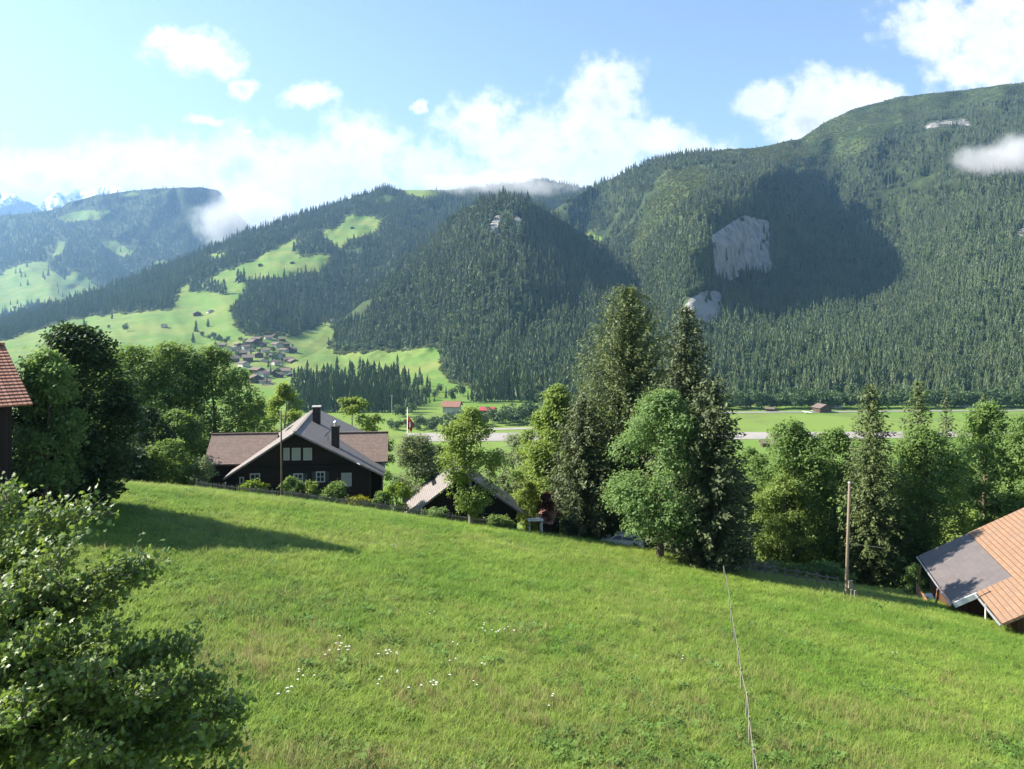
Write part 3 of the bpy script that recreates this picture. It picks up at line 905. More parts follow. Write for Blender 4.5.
def spruce_mesh(name, H, R, rng, whorl=0.38, per=8, node=0.26, size=0.42, shape=1.0, droop=0.35, base_h=0.6, lift=0.25, blunt=0.0, ncard=3, irregular=0.25):
    """whorls of drooping branches clothed in hanging sprays"""
    C = []; A = []; Ns = []; Tn = []
    nz = int((H - base_h) / whorl)
    for k in range(nz):
        h = base_h + (H - base_h) * k / nz
        f = (h - base_h) / (H - base_h)
        Lb = R * ((1 - f) ** shape + blunt * math.sqrt(max(0, 1 - f)) * (1 if f > 0.2 else f / 0.2)) / (1 + blunt) + 0.18
        m = max(4, int(per * (0.55 + 0.6 * (1 - f))))
        a0 = rng.random() * 6.28
        for j in range(m):
            a = a0 + 6.283 * j / m + rng.normal() * 0.2
            ln = Lb * (1 - irregular + irregular * 1.6 * rng.random())
            nn = max(2, int(ln / node))
            s = (np.arange(nn) + 0.6 * rng.random(nn) + 0.3) / nn
            s = s[s > 0.12]
            r = ln * s
            z = h + lift * r * (1 - f) * 0.3 - droop * ln * s ** 1.6 * (0.35 + 0.65 * (1 - f)) + 0.16 * ln * s ** 4 + f * r * 0.5
            pos = np.stack([np.cos(a) * r, np.sin(a) * r, z], 1)
            bt = rng.random()
            for q in range(ncard):
                side = rng.normal(size=(len(s), 1)) * 0.75
                out = np.array([math.cos(a), math.sin(a), -0.25])[None] + side * np.array([-math.sin(a), math.cos(a), 0])[None]
                out = out + rng.normal(size=(len(s), 3)) * 0.2
                nrm = unit(np.array([math.cos(a) * 0.35, math.sin(a) * 0.35, 0.55])[None] + np.array(SUN_VEC)[None] * 0.6 + rng.normal(size=(len(s), 3)) * 0.45)
                C.append(pos + rng.normal(size=(len(s), 3)) * np.array([0.10, 0.10, 0.12]) * (ln / 3 + 0.5)); A.append(out); Ns.append(nrm)
                Tn.append(np.clip(0.15 + 0.35 * s + 0.3 * bt + 0.25 * rng.random(len(s)), 0, 1))
    # leader
    C = np.concatenate(C); A = np.concatenate(A); Ns = np.concatenate(Ns); Tn = np.concatenate(Tn)
    L = size * (0.7 + 0.6 * rng.random(len(C)))
    V, Q = cards(C, Ns, L, L * 0.42, rng, along=A)
    tv = [(0, 0, H + 0.5), (0.1, 0, H - 0.6), (-0.05, 0.09, H - 0.6), (-0.05, -0.09, H - 0.6)]
    return mesh_np(name, V, [Q], None, False, {'tint': np.repeat(Tn, 4)})


def straight_trunk(name, H, r0):
    b = MB()
    b.tube([(0, 0, -0.4), (0, 0, H * 0.1), (0.03, 0.02, H * 0.5), (0, 0, H * 0.98)], [r0 * 1.2, r0, r0 * 0.6, r0 * 0.06], 8)
    return b.mesh(name, None, True)


def tree(name, loc, trunk, crown, bark, leaf, label, cat='tree', group=None, rz=0.0, sc=(1, 1, 1)):
    e = empty(name, loc, rz, label, cat, group)
    e.scale = sc
    tr = trunk if trunk.users == 0 or trunk.materials else trunk
    if not trunk.materials: trunk.materials.append(bark)
    if not crown.materials: crown.materials.append(leaf)
    a = obj('trunk', trunk, e)
    c = obj('crown', crown, e)
    if a.data.materials[0] != bark:
        a.material_slots[0].link = 'OBJECT'; a.material_slots[0].material = bark
    if c.data.materials[0] != leaf:
        c.material_slots[0].link = 'OBJECT'; c.material_slots[0].material = leaf
    return e


# ------------------------------------------------------------------ far trees
def far_spruce(seed, H=22.0, R=3.4, tiers=9, k=9):
    """spiky tiers, ragged skirts: a spruce as it reads from a kilometre off"""
    g = np.random.default_rng(seed)
    V = []; Fq = []; Tn = []
    for i in range(tiers):
        f0 = i / tiers
        z0 = H * (0.06 + 0.94 * f0 ** 0.95); zt = min(H * 1.01, z0 + H * (0.24 - 0.09 * f0))
        r = R * (1 - f0) ** 0.8 * (0.85 + 0.3 * g.random()) + 0.15
        a0 = g.random() * 6.28
        base = len(V)
        V.append((g.normal() * 0.1, g.normal() * 0.1, zt)); Tn.append(0.5)
        for j in range(2 * k):
            a = a0 + 2 * math.pi * j / (2 * k) + g.normal() * 0.10
            rr = r * (0.75 + 0.5 * g.random()) if j % 2 == 0 else r * (0.30 + 0.2 * g.random())
            zz = z0 - (0.05 * H * (0.4 + g.random()) if j % 2 == 0 else -0.03 * H)
            V.append((math.cos(a) * rr, math.sin(a) * rr, zz)); Tn.append((0.55 + 0.45 * g.random()) if j % 2 == 0 else 0.12)  # inner notches tinted dark: shade under the tiers put into the colour
        for j in range(2 * k):
            Fq.append((base, base + 1 + j, base + 1 + (j + 1) % (2 * k)))
    return mesh_np('far_spruce', V, [np.array(Fq)], M['far_spruce'], False, {'tint': np.array(Tn)})


def far_broad(seed, H=15.0, R=6.0, n=420, mat='far_broad', size=1.5):
    """a mound of leaf clumps for a broad-leaved tree seen from a kilometre off"""
    g = np.random.default_rng(seed)
    nl = 16
    t = g.random(nl)
    C = np.stack([np.clip(g.normal(size=nl), -1.3, 1.3) * R * 0.38, np.clip(g.normal(size=nl), -1.3, 1.3) * R * 0.38, H * (0.26 + 0.5 * t)], 1)
    d = unit(g.normal(size=(n, 3)) + np.array([0, 0, 0.3]))
    ci = g.integers(0, nl, n)
    pos = C[ci] + d * R * 0.40 * (0.8 + 0.3 * g.random((n, 1)))
    N = unit(d + g.normal(size=(n, 3)) * 0.5)
    V, Q = cards(pos, N, size * (0.6 + 0.8 * g.random(n)), size * 0.9, g, fold=0.15)
    tn = np.clip(0.5 * g.random(nl)[ci] + 0.5 * g.random(n), 0, 1)
    return mesh_np('far_broad', V, [Q], M[mat], False, {'tint': np.repeat(tn, 4)})


SPR = [far_spruce(s, 22 + 3 * (s % 3), 3.0 + 0.5 * (s % 2), 8 + s % 3) for s in range(5)]
BRD = [far_broad(20 + s) for s in range(3)]
SCR = [far_broad(30 + s, 5.0, 4.0, 160, 'scrub', 1.1) for s in range(3)]
PROTO = SPR + BRD + SCR


def forest(name, mt, spacing, lo, hi, scale, broad=0.06, label=None, xlim=(-70, 1095), floor_keep=0.0, seed=3):
    """points over the massif's wooded faces, dense enough that the crowns close"""
    g = np.random.default_rng(seed)
    V = mt['V']; C = mt['C']; px = mt['px']; py = mt['py']
    a = V[:-1, :-1]; b_ = V[:-1, 1:]; c = V[1:, 1:]; d = V[1:, :-1]
    area = 0.5 * (np.linalg.norm(np.cross(b_ - a, c - a), axis=-1) + np.linalg.norm(np.cross(c - a, d - a), axis=-1))
    # plan area counts for trees (they do not crowd on a cliff)
    plan = 0.5 * np.abs(np.cross((b_ - a)[..., :2], (c - a)[..., :2])) + 0.5 * np.abs(np.cross((c - a)[..., :2], (d - a)[..., :2]))
    wgt = np.minimum(area, plan * 1.5 + area * 0.25)
    ok = (px[:-1, :-1] > xlim[0]) & (px[:-1, :-1] < xlim[1])
    wgt = wgt * ok
    n = int(wgt.sum() / spacing ** 2)
    q = g.choice(wgt.size, n, p=(wgt / wgt.sum()).ravel())
    i, j = np.unravel_index(q, wgt.shape)
    u = g.random(n)[:, None]; v = g.random(n)[:, None]
    lerp = lambda A: (A[i, j] * (1 - u) + A[i, j + 1] * u) * (1 - v) + (A[i + 1, j] * (1 - u) + A[i + 1, j + 1] * u) * v
    pos = lerp(V); cl = lerp(C)
    noise = fbm(pos[:, 0] * 0.02, pos[:, 1] * 0.02 + pos[:, 2] * 0.03, 3, seed)
    jit = (noise - 0.5) * 0.8; jit_r = jit * 0.35
    r = g.random(n)
    wood = (cl[:, 1] + jit < 0.30) & (cl[:, 2] + jit_r < 0.42) & (cl[:, 1] < 0.33)
    scrub = (cl[:, 0] > 0.3) & (cl[:, 0] < 0.8) & (cl[:, 1] > 0.2) & (cl[:, 2] < 0.2)
    wood |= scrub
    wood |= (cl[:, 2] > 0.6) & (r < 0.02)
    stray = (cl[:, 1] > 0.6) & (r < floor_keep)
    keep = (wood | stray) & (fbm(pos[:, 0] * 0.006 + 5, pos[:, 2] * 0.008 + pos[:, 1] * 0.006, 3, seed + 2) > 0.27)
    pos = pos[keep]; scrub = scrub[keep]; n = len(pos)
    r = g.random(n)
    idx = g.integers(0, 5, n)
    idx = np.where(r < broad, g.integers(5, 8, n), idx)
    sidx = np.where(g.random(n) < 0.10, g.integers(0, 5, n), g.integers(8, 11, n))
    idx = np.where(scrub, sidx, idx)
    s = scale * (lo + (hi - lo) * g.random(n) ** 1.4)
    s = np.where(scrub & (idx < 5), s * 0.55, s)
    s = s * np.clip(1.05 - np.maximum(pos[:, 2] - 150, 0) / 1500, 0.66, 1.05)
    sc = np.stack([s * (1.05 + 0.4 * g.random(n)), s, s], 1); sc[:, 1] = sc[:, 0]
    pos[:, 2] -= 1.0 * scale
    o = scatter(name, pos, sc, g.random(n) * 6.28, idx, PROTO)
    o['label'] = label; o['category'] = 'forest'
    return n


nE = forest('mountain_forest', mE, 8.4, 0.5, 1.15, 1.08, 0.20, 'dense spruce forest covering the big mountain with the pale cliff', seed=3)
nD = forest('knoll_forest', mD, 8.3, 0.42, 1.15, 1.1, 0.12, 'dense spruce forest covering the steep pointed knoll', xlim=(300, 700), seed=4)
nC = forest('ridge_forest', mC, 11.5, 0.55, 1.1, 1.2, 0.03, 'blue green spruce belts across the long ridge of alpine meadows', xlim=(-60, 600), seed=5)
nB = forest('far_hill_forest', mB, 22.0, 0.6, 1.1, 1.7, 0.03, 'hazy blue forest on the distant rounded hills', xlim=(-60, 330), floor_keep=0.03, seed=6)
print('forest', nE, nD, nC, nB)


def surf(mt, px, py):
    """the world point of a massif seen in this direction"""
    d = (mt['px'] - px) ** 2 + (mt['py'] - py) ** 2
    k = np.unravel_index(np.argmin(d), d.shape)
    D = mt['V'][k][1]
    return Vector(((px - CX) / F * D, D, (HY - py) / F * D))


def far_tree(name, loc, mesh, s, sx, label, group, cat='tree'):
    o = bpy.data.objects.new(name, mesh)
    COL.objects.link(o)
    o.location = loc
    o.rotation_euler = (0, 0, random.random() * 6.28)
    o.scale = (s * sx, s * sx, s)
    return tag(o, label, cat, group)


def fl(px, py):
    """valley floor point seen at this image position"""
    Y = F * (-FLOOR_Z) / (py - HY)
    return Vector(((px - CX) / F * Y, Y, FLOOR_Z - 0.3))


g = np.random.default_rng(77)
# the compact spruce wood behind the chalet roof
lab = 'tall dark spruce in the compact wood on the valley floor behind the chalet roof'
for k in range(148):
    px = 289 + 147 * (k % 37 + g.random() * 0.9) / 37
    row = k // 37
    top = np.interp(px, [288, 300, 330, 360, 385, 410, 435], [372, 364, 362, 358, 361, 366, 378])
    base = np.interp(row, [0, 1, 2, 3], [392, 398, 405, 412]) - (0 if px < 400 else (px - 400) * 0.3)
    p = fl(px, base)
    hgt = (base - (top + row * 5.5 + g.random() * 9 - 2)) / F * p.y
    far_tree('spruce_tree', p, SPR[k % 5], hgt / 23.5 * (0.88 + 0.22 * g.random()), 1.15 + 0.5 * g.random(), lab, 'spruces of the wood behind the chalet')
lab = 'tall spruce in the small stand above the red roofed farm buildings'
for k in range(26):
    px = 471 + 68 * (k % 13 + g.random() * 0.9) / 13
    base = 396 + 5 * (k // 13) + g.random() * 2
    p = fl(px, base)
    top = np.interp(px, [470, 490, 510, 525, 545], [378, 366, 356, 362, 372]) + g.random() * 9
    far_tree('spruce_tree', p, SPR[k % 5], (base - top) / F * p.y / 23.5, 0.8 + 0.3 * g.random(), lab, 'spruces of the stand above the farm')
# wooded foot of the big mountain along the airfield
lab = 'blue green broad-leaved tree in the row between airfield and mountain forest'
for k in range(70):
    px = 700 + 340 * (k + g.random()) / 70
    base = 408 + g.random() * 2.0 - (px - 700) * 0.006
    p = fl(px, base)
    far_tree('roadside_tree', p, BRD[k % 3], (14 + 9 * g.random()) / 15, 0.9 + 0.4 * g.random(), lab, 'broad-leaved trees along the airfield')
lab = 'spruce standing in the tree row at the foot of the wooded mountain'
for k in range(60):
    px = 560 + 480 * (k + g.random()) / 60
    base = 404 + g.random() * 3.5
    p = fl(px, base)
    far_tree('spruce_tree', p, SPR[k % 5], (18 + 12 * g.random()) / 23.5, 0.95 + 0.3 * g.random(), lab, 'spruces at the foot of the mountain')
# hedgerow along the stream, and bushes round the meadows in mid valley
lab = 'greyish rounded tree in the hedgerow between red farm and airfield'
for k in range(44):
    px = 386 + 200 * (k + g.random()) / 44
    base = np.interp(px, [386, 440, 480, 540, 590], [432, 431, 427, 424, 422]) - g.random() * 6
    p = fl(px, base)
    big = np.interp(px, [386, 440, 485, 520, 545, 590], [9, 10, 12, 17, 17, 12])
    far_tree('hedgerow_tree', p, BRD[k % 3], big * (0.7 + 0.6 * g.random()) / 15, 1.0 + 0.3 * g.random(), lab, 'trees of the valley hedgerow')
lab = 'broad-leaved tree on the meadow edge below the pointed knoll'
for k in range(22):
    px, base = [(446, 398), (452, 402), (460, 396), (440, 392), (468, 400), (474, 392), (548, 398), (556, 394), (566, 400), (572, 396), (540, 404), (436, 398), (430, 394), (425, 400), (484, 401), (560, 404), (404, 416), (412, 414), (398, 417), (576, 402), (584, 398), (592, 402)][k]
    p = fl(px, base)
    far_tree('meadow_tree', p, BRD[k % 3] if k % 4 else SPR[k % 5], (10 + 8 * g.random()) / (15 if k % 4 else 23.5), 1.0, lab, 'trees on the meadow edge below the knoll')
# single trees on the sunny alp
lab = 'spruce of the small clumps on the sunny alpine meadow'
for (px, py) in [(192, 292), (194, 291), (197, 292), (200, 290), (207, 291), (209, 292), (212, 291), (215, 293), (218, 293), (221, 294), (224, 294), (205, 290), (241, 282), (244, 283), (238, 283), (294, 252), (300, 253), (306, 252), (312, 251), (318, 252), (303, 250), (309, 248), (322, 250), (297, 250)]:
    far_tree('spruce_tree', surf(mC, px, py), SPR[(px + py) % 5], 1.5 * (0.9 + 0.4 * g.random()), 1.75, lab, 'spruces in clumps on the alp')
for (px, py, s, l) in [(196, 332, 1.15, 'lone spruce on the alp just below the dark farmstead, taller of two'), (208, 327, 1.0, 'lone spruce on the alp just below the dark farmstead, shorter of two'), (193, 343, 1.1, 'dark spruce on the low hedge bank above the village'),
                       (84, 326, 1.0, 'single spruce at the left end of the sunny alp'), (112, 319, 0.8, 'single spruce standing under the forest edge of the alp')]:
    far_tree('spruce_tree', surf(mC, px, py), SPR[px % 5], s * 0.9, 1.6, l, None)
for (px, py, s, l) in [(126, 331, 1.3, 'round bushy tree alone in the middle of the sunny alp'), (109, 329, 0.7, 'small round bush beside the lone tree on the alp'), (100, 334, 0.8, 'low bush on the lower left part of the alp')]:
    far_tree('round_tree', surf(mC, px, py), BRD[px % 3], s, 1.0, l, None)
lab = 'bushy tree in the hedge bank between alp and village'
for k in range(26):
    px = 200 + 46 * g.random() if k < 16 else 214 + 70 * g.random()
    py = np.interp(px, [200, 235, 290], [335, 341, 347]) + g.random() * 5 + (0 if k < 16 else 12 * g.random())
    far_tree('hedge_tree', surf(mC, px, py), BRD[k % 3], 0.55 + 0.4 * g.random(), 1.1, lab, 'trees of the hedge bank above the village')
lab = 'small tree standing among the houses of the village'
for k in range(34):
    px = 214 + 80 * g.random(); py = 346 + 42 * g.random()
    far_tree('village_tree', surf(mC, px, py), BRD[k % 3] if g.random() < 0.7 else SPR[k % 5], 0.45 + 0.35 * g.random(), 1.0, lab, 'trees in the village')

# ------------------------------------------------------------------ mist: small clouds caught on the slopes
def mist(name, c, r, dens, nscale, label, thr=0.42, seed=0.0):
    bm_ = MB()
    nu, nv = 20, 12
    vv = []
    for i in range(nv + 1):
        for j in range(nu):
            a = 2 * math.pi * j / nu; e = math.pi * (i / nv - 0.5)
            vv.append((math.cos(e) * math.cos(a) * r[0], math.cos(e) * math.sin(a) * r[1], math.sin(e) * r[2]))
    fs = [(i * nu + j, i * nu + (j + 1) % nu, (i + 1) * nu + (j + 1) % nu, (i + 1) * nu + j) for i in range(nv) for j in range(nu)]
    m_, t_, o_ = new_mat(name + '_vapour')
    tcn = t_.new('ShaderNodeTexCoord')
    q = t_.vmath('MULTIPLY', tcn.outputs['Object'], (1 / r[0], 1 / r[1], 1 / r[2]))
    ln = t_.new('ShaderNodeVectorMath', operation='LENGTH'); t_.l.new(q, ln.inputs[0])
    n = t_.noise(t_.vmath('ADD', tcn.outputs['Object'], (seed, seed, 0)), nscale, 5, 0.6)
    shape = t_.math('SUBTRACT', 1.0, ln.outputs['Value'])
    f = t_.math('ADD', shape, t_.math('MULTIPLY', t_.math('SUBTRACT', n.outputs['Fac'], 0.5), 2.2))
    f = t_.math('MULTIPLY', t_.ramp(f, thr - 0.2, thr + 0.45), t_.ramp(shape, 0.0, 0.25))
    pv_ = t_.new('ShaderNodeVolumePrincipled')
    pv_.inputs['Color'].default_value = rgb(1, 1, 1)
    pv_.inputs['Anisotropy'].default_value = 0.1
    pv_.inputs['Density Attribute'].default_value = ''
    t_.l.new(t_.math('MULTIPLY', f, dens), pv_.inputs['Density'])
    t_.l.new(pv_.outputs[0], o_.inputs['Volume'])
    me_ = mesh_np(name, vv, [np.array(fs)], m_, True)
    o_b = obj(name, me_); o_b.location = c
    return tag(o_b, label, 'mist', None, 'stuff')


mist('mist', P(1018, 157, 2180), (190, 90, 78), 0.016, 0.0075, 'white cloud bank caught on the right mountain slope below the bare rocks', 0.25)
mist('mist', P(240, 215, 4700), (330, 200, 230), 0.006, 0.0050, 'white wisps of cloud at the dip right of the blue hill', 0.30, 40)
mist('mist', P(500, 184, 3650), (480, 160, 75), 0.007, 0.0080, 'thin white cloud lying along the top of the long ridge', 0.38, 90)
# ------------------------------------------------------------------ buildings
def gable_house(e, w, l, h, pitch, over=0.6, fover=0.8, tr=0.14, wall_m=None, roof_m=None, wname='wall', rname='roof', base=-0.6, wr=None):
    """walls with gable ends facing -y/+y, roof ridge along y; local origin on the ground at the centre"""
    wr = wr or w / 2
    wl = w - wr if wr != w / 2 else w / 2
    tp = math.tan(pitch)
    H = h + max(wl, wr) * tp
    b_ = MB()
    zl = H - wl * tp; zr = H - wr * tp
    f = -l / 2; k = l / 2
    b_.poly([(-wl, f, base), (wr, f, base), (wr, f, zr), (0, f, H), (-wl, f, zl)])
    b_.poly([(wr, k, base), (-wl, k, base), (-wl, k, zl), (0, k, H), (wr, k, zr)])
    b_.poly([(-wl, k, base), (-wl, f, base), (-wl, f, zl), (-wl, k, zl)])
    b_.poly([(wr, f, base), (wr, k, base), (wr, k, zr), (wr, f, zr)])
    r = MB()
    up = 0.05
    f2 = f - fover; k2 = k + fover
    r.slab([(0, f2, H + up + tr), (0, k2, H + up + tr), (-wl - over, k2, zl - over * tp + up + tr), (-wl - over, f2, zl - over * tp + up + tr)], tr)
    r.slab([(0, k2, H + up + tr), (0, f2, H + up + tr), (wr + over, f2, zr - over * tp + up + tr), (wr + over, k2, zr - over * tp + up + tr)], tr)
    r.beam((0, f2, H + up + tr + 0.03), (0, k2, H + up + tr + 0.03), 0.22, 0.08)
    return b_, r, H


def flip(b_):
    return b_


# ---- village: brown chalets with pale walls
VW = []; VR = []
M['far_wall'] = mat_planks('chalet_wall_boards', (0.10, 0.065, 0.045), 0.3)
M['far_wall_pale'] = mat_simple('chalet_wall_render', (0.45, 0.42, 0.37), 0.9, 0.2, 0.4)
M['far_roof'] = mat_tiles('chalet_roof_tiles', (0.15, 0.105, 0.09), (0.20, 0.145, 0.12), 0.4, 0.5, 0.02)
for (w, l, h, p) in ((11, 13, 4.6, 22), (14, 12, 5.4, 24), (9, 11, 4.0, 22)):
    a, r, H = gable_house(None, w, l, h, R(p), 1.3, 1.4, 0.3)
    VW.append(a.mesh('wall', M['far_wall'])); VR.append(r.mesh('roof', M['far_roof']))


def far_house(name, p, rz, k, label, cat, group, sc=1.0, wall=None, roof=None):
    e = empty(name, p, rz, label, cat, group)
    e.scale = (sc, sc, sc)
    a = obj('wall', VW[k], e); r = obj('roof', VR[k], e)
    for ob, mm in ((a, wall), (r, roof)):
        if mm is not None:
            ob.material_slots[0].link = 'OBJECT'; ob.material_slots[0].material = mm
    return e


VIL = [(222, 347), (228, 351), (226, 357), (236, 350), (241, 356), (238, 346), (245, 349), (252, 345), (250, 352), (257, 341), (262, 346), (266, 352), (259, 357), (268, 340), (274, 338), (281, 341), (277, 347), (285, 346), (284, 352), (291, 352), (273, 357), (280, 357), (248, 361), (264, 362),
       (288, 362), (293, 364), (276, 364), (257, 373), (262, 377), (270, 374), (278, 377), (286, 374), (291, 378), (265, 384), (256, 382), (268, 388), (244, 366), (232, 362)]
for i, (px, py) in enumerate(VIL):
    p = surf(mC, px, py)
    far_house('village_house', p - Vector((0, 0, 0.5)), (i * 1.7) % 3.1 - 1.5, i % 3, 'brown roofed chalet in the village at the foot of the sunny alp', 'house', 'chalets of the village', 1.05 + 0.3 * ((i * 7) % 5) / 5,
              M['far_wall_pale'] if i % 5 in (1, 3) else None, None)
far_house('farmhouse', surf(mC, 197, 316), 0.5, 1, 'dark farmhouse on the alp, lower left of the pair above two spruces', 'farmhouse', None, 1.25)
far_house('farmhouse', surf(mC, 210, 313), 0.7, 0, 'white fronted farmhouse on the alp, upper right of the pair above two spruces', 'farmhouse', None, 1.15, M['far_wall_pale'])
far_house('farmhouse', surf(mC, 164, 327), 0.2, 0, 'white fronted farmhouse standing alone in the middle of the sunny alp', 'farmhouse', None, 1.0, M['far_wall_pale'])
for (px, py, l) in ((260, 266, 'tiny hay barn at the left of the upper alpine meadow'), (292, 264, 'tiny hay barn at the right of the upper alpine meadow'), (352, 229, 'tiny hay barn on the highest bright meadow of the long ridge'),
                    (333, 321, 'pale hut at the forest corner at the foot of the knoll')):
    far_house('hay_barn', surf(mC, px, py), 0.4, 2, l, 'barn', None, 1.25, M['far_wall_pale'] if px == 333 else None)
far_house('farm_building', fl(452, 412), 1.45, 1, 'long house with salmon red roof beside the hedgerow, left of the crimson one', 'house', None, 1.25, M['far_wall_pale'], M['roof_red'])
M['crimson'] = mat_tiles('crimson_roof', (0.36, 0.05, 0.06), (0.42, 0.07, 0.08), 0.4, 0.5, 0.02)
far_house('farm_building', fl(488, 414), 1.3, 0, 'small house with crimson roof beside the hedgerow', 'house', None, 1.0, None, M['crimson'])
far_house('airfield_building', fl(822, 412), 0.3, 1, 'brown gabled barn at the far edge of the airfield', 'barn', None, 0.95, None, M['far_roof'])
far_house('airfield_hut', fl(768, 446.5), 1.5, 2, 'low dark hut with a pale end between runway and near trees', 'hut', None, 0.85, M['far_wall'], M['far_roof'])
far_house('airfield_hut', fl(770, 411), 1.2, 2, 'small dark hut under the trees left of the airfield plane', 'hut', None, 0.7, M['far_wall'], M['far_roof'])
far_house('airfield_shed', fl(836, 408), 1.5, 2, 'small white shed under the trees right of the airfield barn', 'shed', None, 0.8, M['far_wall_pale'], M['white'])
far_house('airfield_house', fl(966, 407), 1.2, 0, 'pale house half hidden behind the spruces at the right end of the airfield', 'house', None, 0.9, M['far_wall_pale'], M['far_roof'])
# white glider on the grass beside the far road: fuselage, wings, tail
e = empty('glider', fl(808, 413.5), 0.25, 'white light aircraft parked on the grass beside the airfield barn', 'aircraft')
b = MB(); b.tube([(-4.2, 0, 1.3), (-3.4, 0, 1.3), (-1, 0, 1.3), (1.5, 0, 1.35), (5, 0, 1.6)], [0.1, 0.5, 0.75, 0.5, 0.15], 10); b.build('fuselage', M['white'], e, True)
b = MB(); b.box((-0.8, 0, 1.9), (0.75, 7.5, 0.09)); b.build('wing', M['white'], e)
b = MB(); b.box((4.6, 0, 2.3), (0.5, 0.05, 0.8)); b.box((4.6, 0, 3.0), (0.4, 1.6, 0.05)); b.build('tail', M['white'], e)
b = MB(); b.beam((-1, 0.5, 0.9), (-1, 1.0, 0.1), 0.12); b.beam((-1, -0.5, 0.9), (-1, -1.0, 0.1), 0.12); b.beam((-3, 0, 1), (-3, 0, 0.1), 0.12); b.build('undercarriage', M['metal'], e)

# ---- the big chalet
CH = empty('chalet', (0, 0, 0), 0, 'large dark timber chalet with broad gable and low side wings below the meadow', 'chalet')
apx = P(294.5, 432, 92)
rot = R(7.5)
CH.location = (apx.x, apx.y, 0); CH.rotation_euler = (0, 0, rot)
za = apx.z
L0 = 23.0
HL, HR = 7.4, 9.6
SL = (4.75 / 7.35); SR = (4.85 / 9.5)
zb = gz(apx.x, 94) - 1.5


def roofz(x):
    return za - (SL * -x if x < 0 else SR * x)


b = MB()
fy = 1.6; by = L0 - 1.2
wl, wr = HL - 1.0, HR - 1.6
for (y, s) in ((fy, 1), (by, -1)):
    q = [(-wl, y, zb), (wr, y, zb), (wr, y, roofz(wr) - 0.3), (0, y, za - 0.3), (-wl, y, roofz(-wl) - 0.3)]
    b.poly(q if s == 1 else q[::-1])
b.poly([(-wl, by, zb), (-wl, fy, zb), (-wl, fy, roofz(-wl) - 0.3), (-wl, by, roofz(-wl) - 0.3)])
b.poly([(wr, fy, zb), (wr, by, zb), (wr, by, roofz(wr) - 0.3), (wr, fy, roofz(wr) - 0.3)])
b.build('wall', M['wood_dark'], CH)
# main roof: two slopes, ridge cap, barge boards
b = MB()
b.slab([(0, 0, za), (0, L0, za), (-HL, L0, roofz(-HL)), (-HL, 0, roofz(-HL))], 0.2)
rf_l = b.build('roof', M['roof_pink'], CH)
rf_l['label'] = 'sunlit left roof slope of pinkish shingles'
b = MB()
b.slab([(0, L0, za), (0, 0, za), (HR, 0, roofz(HR)), (HR, L0, roofz(HR))], 0.2)
b.beam((0, -0.02, za + 0.03), (0, L0 + 0.02, za + 0.03), 0.3, 0.08)
rf_r = b.build('roof', M['roof_pink'], CH)
b = MB()
for (x0, x1) in ((0, -HL), (0, HR)):
    b.beam((x0, -0.06, roofz(x0) - 0.11), (x1, -0.06, roofz(x1) - 0.11), 0.08, 0.16)
b.build('barge_board', M['wood_grey'], CH)
# side wings, ridges crossing the main ridge at a right angle
def wing(x0, x1, zr, ze, yr, dy, nm_roof):
    b_ = MB()
    s = (zr - ze) / dy
    b_.slab([(x0, yr - dy, ze), (x1, yr - dy, ze), (x1, yr, zr), (x0, yr, zr)], 0.18)
    b_.slab([(x1, yr + dy, ze), (x0, yr + dy, ze), (x0, yr, zr), (x1, yr, zr)], 0.18)
    b_.beam((x0 - 0.01, yr, zr + 0.04), (x1 + 0.01, yr, zr + 0.04), 0.34, 0.12)
    r_ = b_.build('wing_roof', M['roof_brown'], CH)
    w_ = MB()
    xa, xb = x0 + 0.7, x1 - 0.7
    y0, y1 = yr - dy + 0.8, yr + dy - 0.8
    w_.poly([(xa, y0, zb), (xb, y0, zb), (xb, y0, ze + 0.2), (xa, y0, ze + 0.2)])
    w_.poly([(xb, y1, zb), (xa, y1, zb), (xa, y1, ze + 0.2), (xb, y1, ze + 0.2)])
    for x, sg in ((xa, 1), (xb, -1)):
        q = [(x, y1, zb), (x, y0, zb), (x, y0, ze + 0.2), (x, yr, zr - 0.25), (x, y1, ze + 0.2)]
        w_.poly(q if sg == 1 else q[::-1])
    w_.build('wing_wall', M['wood_dark'], CH)
    return r_


yr = 9.5
zrw = -(432.5 - HY) / F * (92 + yr)
wing(-10.6, -3.0, zrw, zrw - 2.75, yr, 4.6, 'l')
wing(3.2, 9.9, zrw - 0.12, zrw - 2.85, yr, 4.6, 'r')


def ch_local(px, py, y):
    """chalet-local x, z of the image point on the plane local y"""
    # solve ray / plane in the rotated frame
    c, s_ = math.cos(rot), math.sin(rot)
    u = (px - CX) / F; w = (HY - py) / F
    # world = D*(u,1,w); local y = -(X-ax)*s + (Y-ay)*c
    D = (y - apx.x * s_ + apx.y * c) / (-u * s_ + c)
    X = u * D - apx.x; Y = D - apx.y
    return X * c + Y * s_, w * D


